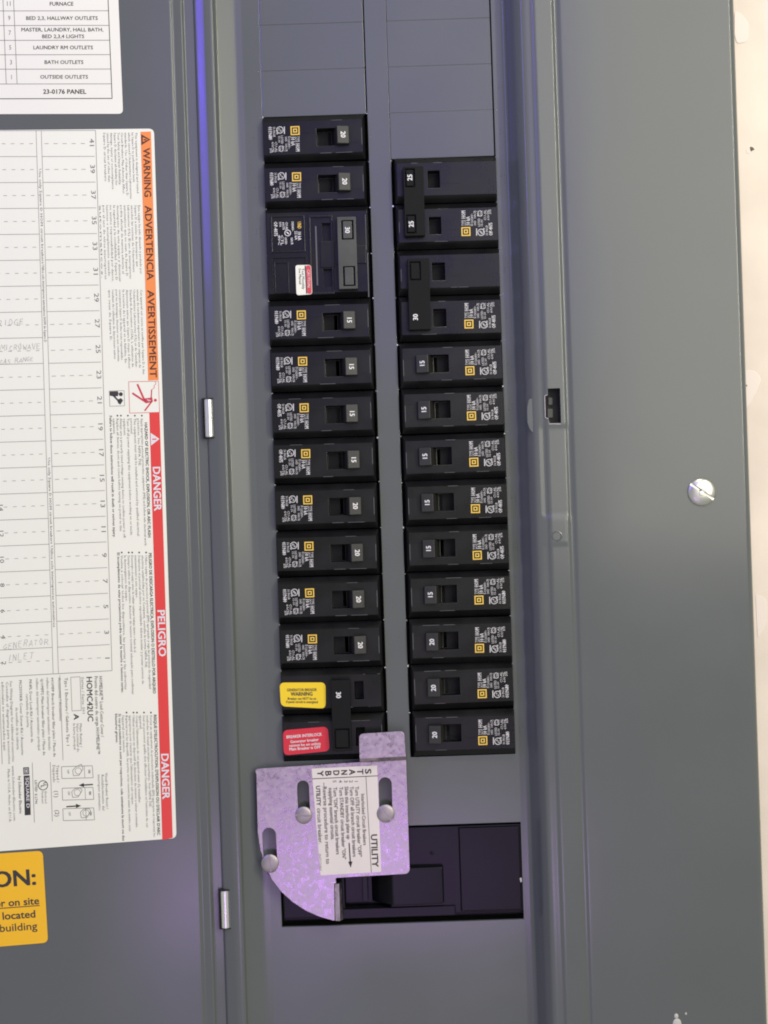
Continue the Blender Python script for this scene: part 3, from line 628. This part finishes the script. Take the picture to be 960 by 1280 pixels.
def scuffs(mb, cb, slots, seed):
    """raised mould lines and rubbed edges on the face"""
    r = random.Random(seed); s = slots[0]
    box(mb, s[2]+1, cb+8.0, 57.5, cb+8.6, HF-.2, HF+.35, 'plastic'); box(mb, -18, cb-6.0, s[0]-1, cb-5.4, HF-.2, HF+.35, 'plastic')
    for q in range(3):
        if r.random() < 0.6:
            x = r.uniform(-10, 50); box(mb, x, cb+20.2, x+r.uniform(6, 22), cb+20.75, HF-.4, HF+.12, 'scuff_highlight')
        if r.random() < 0.45:
            x = r.uniform(-50, 40); box(mb, x, cb-20.2, x+r.uniform(8, 26), cb-19.75, HF-.4, HF+.10, 'scuff_highlight')
    if r.random() < 0.7: box(mb, 57.6, cb-14+r.uniform(0, 6), 58.3, cb+r.uniform(4, 16), HF-.4, HF+.12, 'scuff_highlight')
SLOT = (1.8, -10.2, 27.4, 11.6)
HP = [(14.5, HF-18), (20.5, HF-18), (25.6, HF+2), (27.4, HF+9.8), (42.2, HF+6.6), (42.8, HF+0.6), (30.5, HF+0.6), (27.2, HF-18), (14.5, HF-18)]
def handle_mb(cb, prof=None, w=(-10.6, 11.4), k='handle'):
    mb = MB(); prism(mb, (prof or HP)[:-1], cb+w[0], cb+w[1], k); return mb
def htop(a):                                        # height of the sloping handle top
    return HF+9.8-(a-27.4)*3.2/14.8
def number_mb(n, cb, ca=35.0, hh=None, size=5.7, w=8.0):
    mb = MB(); f = lambda a, b, e=0.0: W(a, b, (htop(a) if hh is None else hh)+e)
    text_c(mb, n, (ca, cb+0.4), w, size, f, 'white', 0.3, d=(0, 1), bold=0.03); return mb
# single-pole prototypes (one body mesh, handle, print)
def single(amp, code, seed):
    t = thing('circuit_breaker', '', 'circuit breaker', (0, 0, 0), 'single-pole breakers in the panel')
    mb = MB(); pole(mb, 0, [SLOT]); body = obj('body', mb, t, bevel=0.55)
    mb = MB(); scuffs(mb, 0, [SLOT], seed); obj('mould_line', mb, body, smooth=0)
    h = obj('handle', handle_mb(0), t, bevel=0.9)
    obj('amp_number', number_mb(amp, 0), h, smooth=0, merge=False)
    mb = MB(); marking(mb, code, -65.3, 0); obj('printed_marking', mb, body, smooth=0, merge=False)
    return t
def copy_tree(o, parent=None):
    c = o.copy(); COL.objects.link(c)
    if o.name.startswith('printed_marking'): c.location = W(random.uniform(-1.0, .8), random.uniform(-1.2, 1.2), 0); c.rotation_euler = (0, random.uniform(-.012, .012), 0)
    if parent: c.parent = parent
    for ch in o.children: copy_tree(ch, c)
    return c
protos = {}
def seat(t, col, slot, n=1):
    """put a breaker (n poles) into its opening; the right column faces the other way"""
    v = (LV0 if col == 'L' else RV0)+(slot+n/2)*PITCH
    u = (LU0+LU1)/2 if col == 'L' else (RU0+RU1)/2
    t.location = W(u+random.uniform(-.5, .5), v+random.uniform(-.7, .7), random.uniform(-1.2, 0.9))
    t.rotation_euler = (random.uniform(-.016, .016), (math.pi if col == 'R' else 0)+random.uniform(-.006, .006), random.uniform(-.014, .014))
singles = [('L', 0, '20', '0119680', 'black breaker marked 20 at the top of the left column under the blank plates'),
 ('L', 1, '20', '0119680', 'black breaker marked 20 directly above the two-pole breaker with the olive grey handle tie'),
 ('L', 4, '15', '0119680', 'black breaker marked 15 directly below the two-pole breaker with the red and white sticker'),
 ('L', 5, '15', '0119680', 'second breaker marked 15 down from the red and white sticker, left column'),
 ('L', 6, '15', 'OP-4075', 'third breaker marked 15 down from the red and white sticker, left column'),
 ('L', 7, '15', 'OP-4075', 'lowest breaker marked 15 in the left column, just above the breakers marked 20'),
 ('L', 8, '20', '0119680', 'breaker marked 20 in the left column directly below the last one marked 15'),
 ('L', 9, '20', '0119680', 'breaker marked 20 in the left column, third up from the yellow warning sticker'),
 ('L', 10, '20', '0119680', 'breaker marked 20 in the left column, second up from the yellow warning sticker'),
 ('L', 11, '20', '0119680', 'breaker marked 20 in the left column directly above the yellow warning sticker'),
 ('R', 4, '15', 'OP-4075', 'breaker marked 15 in the right column directly below the two-pole 30 breaker'),
 ('R', 5, '15', 'OP-4075', 'second breaker marked 15 below the two-pole 30 breaker of the right column'),
 ('R', 6, '15', 'OP-4075', 'third breaker marked 15 below the two-pole 30 breaker of the right column'),
 ('R', 7, '15', 'OP-4075', 'fourth breaker marked 15 below the two-pole 30 breaker of the right column'),
 ('R', 8, '15', 'OP-4075', 'fifth breaker marked 15 in the right column, second up from the first one marked 20'),
 ('R', 9, '15', '0119680', 'lowest breaker marked 15 in the right column, directly above one marked 20'),
 ('R', 10, '20', '0119680', 'uppermost of the three breakers marked 20 at the foot of the right column'),
 ('R', 11, '20', '0119680', 'middle of the three breakers marked 20 at the foot of the right column'),
 ('R', 12, '20', '0119680', 'bottom breaker of the right column, marked 20, beside the metal interlock tab')]
for i, (c, s, amp, code, label) in enumerate(singles):
    key = (amp, code)
    if key not in protos: t = protos[key] = single(amp, code, i)
    else: t = copy_tree(protos[key])
    t['label'] = label; seat(t, c, s)
# ---- two-pole breakers
def bar_mb(a0, b0, a1, b1, wins, k, h1=None, waist=0.0):
    h1 = h1 or HF+11.5; mb = MB()
    plate(mb, (a0, b0, a1, b1), wins, h1, h1-9, k)
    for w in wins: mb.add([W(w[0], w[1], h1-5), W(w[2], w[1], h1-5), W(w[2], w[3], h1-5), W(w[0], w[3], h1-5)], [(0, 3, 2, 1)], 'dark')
    return mb
def two_pole(label, slots, bar, wins, numbers, marks, k, code, seed):
    t = thing('two_pole_breaker', label, 'circuit breaker', (0, 0, 0), 'two-pole breakers in the panel')
    mb = MB()
    for cb in (-28.75, 28.75): pole(mb, cb, [slots])
    body = obj('body', mb, t, bevel=0.55)
    mb = MB(); scuffs(mb, -28.75, [slots], seed); scuffs(mb, 28.75, [slots], seed+1); obj('mould_line', mb, body, smooth=0)
    tie = obj('handle_tie', bar_mb(*bar, wins, k), t, bevel=0.8)
    for w in wins:
        mb = MB(); box(mb, w[0]+1.3, w[1]+1.3, w[2]-1.3, w[3]-1.3, 2, HF+12.2, k, top=(.4, .4)); obj('handle', mb, tie, bevel=0.5)
    for n, ca, cb in numbers: obj('amp_number', number_mb(n, cb, ca, HF+12.3), tie, smooth=0, merge=False)
    mb = MB()
    for cb in marks: marking(mb, code, -65.3, cb)
    if marks: obj('printed_marking', mb, body, smooth=0, merge=False)
    return t, body
t, body = two_pole('two-pole breaker marked 25 twice with a dark waisted handle tie, top of the right column', (6, -11, 21, 10.5), (26.5, -43, 51.5, 43),
    [(37.5, -40, 49.5, -17), (37.5, 17, 49.5, 40)], [('25', 43.5, -29), ('25', 43.5, 28.5)], [-28.75], 'tie_black', 'OP-4075', 31)
# in its own frame the lower pole of the right column lies at negative b
seat(t, 'R', 0, 2)
t, body = two_pole('two-pole breaker with black handle tie marked 30 on its lower pole, right column', (3.5, -11, 19.5, 11), (23, -44, 50, 44),
    [(34, 17, 47.5, 40)], [('30', 42, -29)], [-28.75], 'tie_black', 'OP-4075', 41)
seat(t, 'R', 2, 2)
# left column, slots 2-3: moulded body with bezel, olive tie, sticker
t = thing('two_pole_breaker', 'two-pole 30 breaker with olive grey handle tie and a red and white sticker, left column', 'circuit breaker', (0, 0, 0), 'two-pole breakers in the panel')
mb = MB()
def lpx(x, y):                                      # photo position -> position in this breaker
    u, v = A(x, y, HF); return u-(LU0+LU1)/2, v-(LV0+3*PITCH)
P = lambda x0, y0, x1, y1: (*lpx(x0, y0), *lpx(x1, y1))
R4 = [P(402, 279, 413.5, 301), P(404, 336, 416, 358.5)]
plate(mb, (-64.6, -50, 60, 50), R4+[P(341, 323, 383, 366)], HF, HF-9, 'plastic', outer=False)
for q, d in zip(R4+[P(341, 323, 383, 366)], (9, 9, 2.2)): mb.add([W(q[0], q[1], HF-d), W(q[2], q[1], HF-d), W(q[2], q[3], HF-d), W(q[0], q[3], HF-d)], [(0, 3, 2, 1)], 'plastic')
o = [(-65.3, -56.8), (62.5, -56.8), (62.5, 56.8), (-65.3, 56.8)]; i4 = [(-64.6, -50), (60, -50), (60, 50), (-64.6, 50)]
mb.add([W(a, b, HF) for a, b in i4]+[W(a, b, 0.5) for a, b in o]+[W(a, b, -20) for a, b in o], [(j, j+4, (j+1) % 4+4, (j+1) % 4) for j in range(4)]+[(j+4, j+8, (j+1) % 4+8, (j+1) % 4+4) for j in range(4)], 'plastic')
body = obj('body', mb, t, bevel=0.6)
def rim(name, q, w, h, k='plastic'):
    mb = MB(); plate(mb, q, [(q[0]+w, q[1]+w, q[2]-w, q[3]-w)], HF+h, HF-0.5, k); return obj(name, mb, body, bevel=0.7)
rim('label_bezel', P(338, 270.5, 382, 315), 1.8, 1.6); rim('slot_bezel', P(385, 270, 418.5, 367.5), 2.6, 2.4)
rim('test_well', P(343, 328, 362, 366), 0.9, 0.5)
mb = MB(); q = P(400, 302.5, 419, 334); box(mb, *q, HF-1, HF+2.0, 'plastic'); q = P(420, 308, 458, 329); box(mb, *q, HF-1, HF+2.5, 'plastic'); obj('centre_block', mb, body, bevel=0.7)
for q, h in ((P(456.8, 268, 457.5, 312), 1.2), (P(460, 316, 460.6, 371), 1.0), (P(395.5, 283, 396.1, 357), 1.6)):  # pale strips at the right paint in the vertical edge highlight
    mb = MB(); box(mb, *q, HF-.5, HF+h, 'scuff_highlight'); obj('edge_highlight', mb, body)
wins = [P(426.4, 277.5, 442.5, 301), P(428.8, 334.5, 444.8, 358.6)]; kk = 0.99
bar = P(421.5, 273.5, 447.5, 361.8)
tie = obj('handle_tie', bar_mb(*bar, wins, 'tie'), t, bevel=1.0)
for w in wins:
    mb = MB(); box(mb, w[0]+1.8, w[1]+1.0, w[2]-1.8, w[3]-1.0, 2, HF+12.4, 'tie', top=(.4, .4)); obj('handle', mb, tie, bevel=0.6)
obj('amp_number', number_mb('30', (wins[0][1]+wins[0][3])/2, (wins[0][0]+wins[0][2])/2, HF+12.5), tie, smooth=0, merge=False)
mb = MB(); f = local(HF)
for s, x, y0, y1, c, k in (('UND', 371.5, 277.5, 286.5, 4.6, 'gold'), ('10 kA', 371.8, 289.5, 300.5, 4.4, 'white'), ('22 kA', 368.2, 289.0, 300.0, 3.2, 'white'), ('HACR', 363.2, 297.5, 306, 2.8, 'white'),
        ('120/240V~', 364.2, 277, 289.5, 2.8, 'white'), ('CU-AL', 356.5, 278, 288, 3.0, 'white'), ('60/75', 352.8, 278, 288, 2.6, 'white'), ('LISTED', 355.8, 297, 306, 2.6, 'white'), ('CTL', 351, 294, 307, 3.0, 'white'),
        ('40C', 347.5, 294, 307, 2.8, 'white'), ('5/16', 348.8, 278, 284, 2.8, 'white'), ('OP-4075', 342.2, 277.5, 296, 4.4, 'white')):
    a0, b0 = lpx(x, y0); a1, b1 = lpx(x+.5, y1); text(mb, s, (a0, b0), (a1, b1), c, f, k, 0.3, res=1, bold=.02)
c = lpx(359.6, 291.5); ring(mb, c, 3.6, 0.9, f, 'white', .3, 14); line(mb, (c[0]-1.4, c[1]-1.4), (c[0]+1.4, c[1]+1.4), 1.4, f, 'white', .3)
obj('printed_marking', mb, body, smooth=0, merge=False)
mb = MB(); sheet(mb, rounded([lpx(369.5, 332), lpx(389, 331.6), lpx(390.6, 368), lpx(371, 369.4)], 3.2), local(HF), 3.2, -0.4, 'card')
st = obj('sticker', mb, t, smooth=0, merge=False, label='small white and red sticker with black lettering')
mb = MB(); f = local(HF+3.2); poly(mb, rounded([lpx(382.5, 332.3, ), lpx(388.6, 332.2), lpx(390, 367.4), lpx(384.6, 367.8)], 2.4), f, 'rose', .2)
for s, x in (('CAUTION', 384.0), ): text(mb, s, lpx(x+.2, 337), lpx(x+.8, 360), 3.4, f, 'white', .4, res=1)
poly(mb, [lpx(381.0, 332.6), lpx(382.4, 332.6), lpx(384.4, 367.6), lpx(383, 367.6)], f, 'ink', .22)
for s, x, y1 in (('Test Monthly', 377.4, 362), ('See Manual', 373.6, 356)): text(mb, s, lpx(x, 336), lpx(x+.8, y1), 3.0, f, 'ink', .2, res=1, bold=.02)
obj('printed_text', mb, st, smooth=0, merge=False)
seat(t, 'L', 2, 2); t.location = W((LU0+LU1)/2, LV0+3*PITCH, 0)
# left column, slots 12-13: generator backfeed breaker, switched off
t, body = two_pole('two-pole 30 generator breaker with a yellow and a red sticker, bottom of the left column', (26, -11.5, 37, 11), (-3, -43.5, 20.5, 44),
    [(-0.5, 16.5, 18, 41)], [('30', 6.2, -26)], [], 'tie_black', '', 51)
def gpx(x, y):
    u, v = A(x, y, HF+1); return u-(LU0+LU1)/2, v-(LV0+13*PITCH)
def gsticker(pts, k, lines, ink, lab):
    mb = MB(); sheet(mb, rounded([gpx(*p) for p in pts], 6.5), local(HF), 0.9, 0.05, k)
    st = obj('sticker', mb, t, smooth=0, merge=False, label=lab)
    mb = MB()
    for s, p, q, c, b in lines: text(mb, s, gpx(*p), gpx(*q), c, local(HF), ink, 1.1, bold=b)
    obj('printed_text', mb, st, smooth=0, merge=False)
gsticker([(349.4, 853.2), (407, 853.0), (407.2, 885.6), (351.2, 882.8)], 'sticker_yellow',
    [('GENERATOR BREAKER', (358.5, 864.0), (396, 863.6), 3.3, .02), ('WARNING', (363.6, 869.8), (391, 869.4), 4.6, .03), ('Breaker can NOT be on', (359.5, 874.6), (395.5, 874.6), 3.1, .02), ('if panel circuit is energized', (357.6, 878.6), (397.5, 878.8), 3.1, .02)], 'ink', 'yellow generator warning sticker')
gsticker([(353.6, 912.8), (409.8, 908.0), (412.2, 938.6), (354.8, 944.2)], 'sticker_red',
    [('BREAKER INTERLOCK', (358.0, 923.0), (402.4, 919.4), 3.6, .02), ('Generator breaker', (363.0, 928.8), (398.4, 925.8), 3.4, .02), ('cannot be on unless', (361.6, 933.6), (401, 930.6), 3.3, .02), ('Main Breaker is OFF', (361.6, 938.2), (401, 935.2), 3.5, .02)], 'white', 'red interlock sticker with white lettering')
seat(t, 'L', 12, 2); t.location = W((LU0+LU1)/2, LV0+13*PITCH, 0); t.rotation_euler = (0, 0, 0)

# ---- main breaker
t = thing('main_breaker', 'large black main breaker in the wide opening, half behind the metal interlock plate', 'main breaker', W(9, 453, 0))
mb = MB(); hb = -5.0
X = lambda x, y: A(x, y, hb)
def R(x0, y0, x1, y1, h=hb):
    a, b = A(x0, y0, h); c, d = A(x1, y1, h); return (a, b, c, d)
slot = R(430, 1084, 489, 1133)
plate(mb, (-142, 396, 158.5, 505), [slot], hb, hb-16, 'gloss'); box(mb, slot[0], slot[1], slot[2], slot[3], hb-17, hb-14, 'gloss')
box(mb, -143.5, 505.5, 160, 513.5, hb-22, hb-13, 'gloss')
body = obj('body', mb, t, bevel=1.0)
mb = MB(); q = R(572, 1031, 651, 1145); box(mb, q[0], 397.5, 157, 503.5, hb-1, hb+2.2, 'gloss', top=(1.6, 1.2)); obj('arc_chute_cover', mb, body, bevel=0.8)
mb = MB(); q = R(425, 1135, 570, 1144); box(mb, *q, hb-1, hb+2.6, 'gloss', top=(1, 1)); obj('lower_ledge', mb, body, bevel=0.8)
mb = MB(); lathe(mb, A(540, 1066, hb), [(2.6, hb), (2.2, hb+1.4), (1, hb+1.8)], 'gloss', 12); obj('button', mb, body)
mb = MB(); g = at_h(hb+2.3); sheet(mb, rounded([(649.5, 1097.5), (652, 1096.5), (652.6, 1101.5), (650.6, 1103)], .8), g, .5, 0, 'fleck'); obj('chip', mb, body); mb = MB(); sheet(mb, rounded([(645, 1149.2), (656, 1148.6), (656.3, 1149.6), (646, 1150.2)], .3), g, .6, -6, 'handle'); obj('worn_lip', mb, body)
mb = MB(); q = R(489, 1086, 554.5, 1129.5, 6); prism(mb, [(q[0]-26, hb-14), (q[0]+1, 7.4), (q[2], 4.4), (q[2]+1.5, hb+.4), (q[0]+20, hb-2), (q[0]-6, hb-14)], q[1], q[3], 'gloss')
obj('handle', mb, t, bevel=1.2)
mb = MB(); q = R(452, 1089, 483, 1128, 0); box(mb, q[0], q[1], q[0]+7, q[3], hb-15, hb-3, 'gloss'); box(mb, q[2]-4, q[1], q[2], q[3], hb-15, hb-1, 'gloss'); obj('slot_rib', mb, body, bevel=0.8)

# ================================================================ INTERLOCK PLATE
t = thing('interlock_plate', 'violet-tinged galvanised sliding interlock plate with a white instruction label', 'interlock plate', W(-60, 500, 12))
HP0, HP1 = 10.5, 14.0
def solid(outline, holes, h0, h1, k, f2=None):
    """sheet with cut-outs: 2D curve, filled and extruded"""
    cu = bpy.data.curves.new('outline', 'CURVE'); cu.dimensions = '2D'; cu.fill_mode = 'BOTH'; cu.extrude = (h1-h0)/2-0.35; cu.bevel_depth = 0.35; cu.bevel_resolution = 1; cu.offset = -0.35
    for pts in [outline]+holes:
        sp = cu.splines.new('POLY'); sp.points.add(len(pts)-1); sp.use_cyclic_u = True
        for p, q in zip(sp.points, pts): p.co = (q[0], -q[1], 0, 1)
    o = bpy.data.objects.new('outline', cu); me = o.to_mesh()
    mb = MB(); mb.add([W(v.co.x, -v.co.y, v.co.z+(h0+h1)/2) for v in me.vertices], [tuple(p.vertices) for p in me.polygons], k)
    o.to_mesh_clear(); bpy.data.objects.remove(o); bpy.data.curves.remove(cu); return mb
AP = lambda pts, h=HP1: [A(x, y, h) for x, y in pts]
arc = [(322.2, 1040), (325.5, 1062), (331, 1081), (339.5, 1098.5), (351.5, 1114.5), (366, 1127.5), (382, 1138), (399, 1145.6), (416.5, 1150.5)]
outl = rounded([(317.2, 961, 7), (449, 952.6, 0), (507.6, 949.2, 1), (512.4, 1092, 7), (419.5, 1097.2, 2), (420.4, 1104, 0), (417.6, 1104.2, 0), (418.6, 1151, 1)], 5)
outl = outl[:-1]+[p for p in reversed(arc)]
def stad(x0, y0, x1, y1, r, n=10):
    d = Vector((x1-x0, y1-y0)).normalized(); a0 = math.atan2(d.y, d.x)
    return [(x1+r*math.cos(a0-math.pi/2+math.pi*i/n), y1+r*math.sin(a0-math.pi/2+math.pi*i/n)) for i in range(n+1)]+[(x0+r*math.cos(a0+math.pi/2+math.pi*i/n), y0+r*math.sin(a0+math.pi/2+math.pi*i/n)) for i in range(n+1)]
slots = [stad(378.8, 983, 380.4, 1022, 7.4), stad(481.4, 979.5, 482.6, 1020, 8.0), stad(336.4, 1043, 338.4, 1082, 8.4)]
mb = solid(AP(outl), [AP(s) for s in slots], HP0, HP1, 'zinc')
pl = obj('plate', mb, t, smooth=0)
mb = MB(); rs = random.Random(3)
for q in range(16):
    x, y = rs.uniform(345, 415), rs.uniform(1040, 1135)
    if q > 10: x, y = rs.uniform(482, 506), rs.uniform(1035, 1085)
    an = rs.uniform(-1.2, 1.4); L = rs.uniform(2, 6); cv = rs.uniform(-.5, .5); pts = [(x, y)]
    for k_ in range(4):
        x += math.cos(an)*L/4; y += math.sin(an)*L/4; an += cv; pts.append((x, y))
    if math.hypot(x-419, y-1040) < 104 or q > 10: path(mb, pts, rs.uniform(.25, .5), at_h(HP1), 'glint', 0.12+q*.01)
obj('scratch', mb, t, smooth=0, merge=False)['kind'] = 'stuff'
# joggled tab over the generator breaker
HT1 = 24.0
mb = solid(AP(rounded([(448.8, 917.2), (505.2, 913.8), (507.2, 945.6, 0), (449.4, 948.4, 0)], 6), HT1), [], HT1-3.2, HT1, 'zinc')
obj('tab', mb, t, smooth=0)
mb = MB(); p = AP([(449.6, 946.4), (507.4, 943.6)], HT1); q = AP([(449.8, 953.4), (508.2, 950.2)], HP1)
mb.add([W(*p[0], HT1-.2), W(*p[1], HT1-.2), W(*q[1], HP1-.2), W(*q[0], HP1-.2), W(*p[0], HT1-3.4), W(*p[1], HT1-3.4), W(*q[1], HP1-3.2), W(*q[0], HP1-3.2)], [(0, 1, 2, 3), (4, 7, 6, 5), (0, 4, 5, 1), (1, 5, 6, 2), (2, 6, 7, 3), (3, 7, 4, 0)], 'zinc')
obj('tab_bend', mb, t, bevel=0.5)
mb = MB(); p = AP([(417.8, 1104.2), (423.6, 1103.6), (427.2, 1103.6)], 12); q = AP([(418.8, 1150.6), (424.4, 1150.6), (427.0, 1150.6)], 12)
top = [(p[0][0], HP1-.3), (p[1][0], HP1+.6), (p[2][0], HP1-5), (p[2][0]-1.2, HP1-12), (p[1][0]-3, HP1-4), (p[0][0], HP1-3.4)]
prism(mb, top, p[0][1], q[0][1], 'zinc'); obj('turned_flange', mb, t, bevel=0.5)
G = at_h(HP1)
mb = MB(); sheet(mb, [(389.6, 960.6), (471.4, 956.6), (476.6, 1089.6), (400.6, 1094)], G, 0.7, 0.05, 'plate_label')
il = obj('instruction_label', mb, t, smooth=0, merge=False, label='white printed operating instructions on the plate')
mb = MB(); e = 0.95
line(mb, (390.4, 973.4), (472.0, 969.6), 0.9, G, 'ink', e); line(mb, (457.4, 970.4), (464.2, 1090.2), 0.6, G, 'ink', e)
for i, ch in enumerate('STANDBY'):
    c = (460.2-i*9.95, 964.0+i*0.45); text_c(mb, ch, c, 6.6 if ch != 'I' else 3, 7.4, G, 'ink', e, d=(0.03, 1), bold=.03, res=3)
def pt(s, x, y0, y1, cap, b=0.0, k='ink'): text(mb, s, (x, y0), (x+(y1-y0)*0.045, y1), cap, G, k, e, bold=b)
pt('UTILITY', 463.6, 1042.5, 1083.5, 7.6, .03)
pt('Interlocked Circuit Breakers', 451.4, 992, 1056.5, 4.2, .01)
for n, s, x, y0, y1 in (('1', 'Turn UTILITY circuit breaker "OFF"', 443.8, 983, 1071), ('2', 'Turn OFF all branch circuit breakers', 437.2, 983, 1071), ('3', 'Slide this interlock plate up', 430.8, 983, 1049),
                        ('4', 'Turn STANDBY circuit breaker "ON"', 424.0, 983.5, 1074), ('5', 'Turn "ON" branch circuit breakers', 416.6, 984, 1068), ('', 'supplying essential circuits.', 411.0, 984.5, 1050)):
    if n: pt(n, x-.6, 975, 978.4, 4.2)
    pt(s, x, y0, y1, 4.5, .012)
pt('--Reverse procedure to return to', 403.2, 978, 1080, 4.9, .008); pt('UTILITY', 395.0, 982, 1007, 4.9, .035); pt('circuit breaker.', 396.3, 1010, 1055, 4.9, .008); pt('INT12401', 398.6, 1067, 1089, 2.6, 0, 'grey_ink')
line(mb, (436.4, 1053.5), (438.0, 1079), 1.5, G, 'ink', e); poly(mb, [(435.2, 1077), (440.6, 1076.6), (438.4, 1084.5)], G, 'ink', e)
obj('printed_text', mb, il, smooth=0, merge=False)

# ================================================================ SCREWS
def screw_mb(r, hgt, slot_w, depth, ang, k, pit=False, n=40):
    bm = bmesh.new(); prof = [(r, 0), (r, hgt*.35), (r*.96, hgt*.5), (r*.85, hgt*.72), (r*.62, hgt*.9), (r*.32, hgt*.98), (r*.12, hgt)]
    rows = [[bm.verts.new((q*math.cos(t*2*math.pi/n), q*math.sin(t*2*math.pi/n), h)) for t in range(n)] for q, h in prof]
    for a, b in zip(rows[:-1], rows[1:]):
        for t in range(n): bm.faces.new((a[t], a[(t+1) % n], b[(t+1) % n], b[t]))
    bm.faces.new(rows[-1])
    for s in (-1, 1): bmesh.ops.bisect_plane(bm, geom=bm.verts[:]+bm.edges[:]+bm.faces[:], plane_co=(0, s*slot_w/2, 0), plane_no=(0, 1, 0))
    fs = [f for f in bm.faces if abs(f.calc_center_median().y) < slot_w/2 and f.calc_center_median().z > hgt*.4]
    ex = bmesh.ops.extrude_face_region(bm, geom=fs); bmesh.ops.delete(bm, geom=fs, context='FACES')
    for v in [g for g in ex['geom'] if isinstance(g, bmesh.types.BMVert)]: v.co.z = hgt-depth
    mb = MB(); bm.verts.index_update(); c, s = math.cos(ang), math.sin(ang)
    mb.add([W(v.co.x*c-v.co.y*s, v.co.x*s+v.co.y*c, v.co.z) for v in bm.verts], [tuple(v.index for v in f.verts) for f in bm.faces], k)
    bm.free(); return mb
def screw(name, label, px, py, h, r, hgt, sw, dep, ang, k, cat, group=None):
    o = obj(name, screw_mb(r, hgt, sw, dep, ang, k), smooth=35); o.location = W(*A(px, py, h+hgt/2), h); tag(o, label, cat, group); return o
GR = 'screws the interlock plate slides on'
screw('shoulder_screw', 'flat round slotted screw with a bright horizontal slot, just left of the white label', 379.6, 1019, HP1, 10.6, 3.4, 2.0, 1.4, 0.08, 'dullscrew', 'screw', GR)
screw('shoulder_screw', 'flat round screw in the slot right of the white label, under the tab', 482.2, 1017, HP1, 11.2, 3.4, 1.8, 0.9, 0.9, 'dullscrew', 'screw', GR)
screw('shoulder_screw', 'flat round slotted screw in the lowest slot, at the far left of the interlock plate', 337.6, 1079, HP1, 11.0, 3.4, 1.6, 0.8, 1.5, 'dullscrew', 'screw', GR)
cs = screw('cover_screw', 'shiny domed slotted screw alone on the broad grey flange at right', 877.4, 614.6, 37, 17.2, 6.5, 3.4, 3.6, 0.62, 'steel', 'screw')
mb = MB(); c = A(877.4, 614.6, 40)
for a in (0.62+math.pi/2,):
    for s in (-1, 1):
        x, y = c[0]+s*2.6*math.cos(a), c[1]+s*2.6*math.sin(a); lathe(mb, (x, y), [(3.4, 42.4), (3.0, 43.9), (1.6, 44.1)], 'steel', 14)
mb.v = [Vector(p)-cs.location for p in mb.v]; b = obj('drive_boss', mb); b.parent = cs
bpy.data.objects.remove(TO); bpy.data.curves.remove(TC)
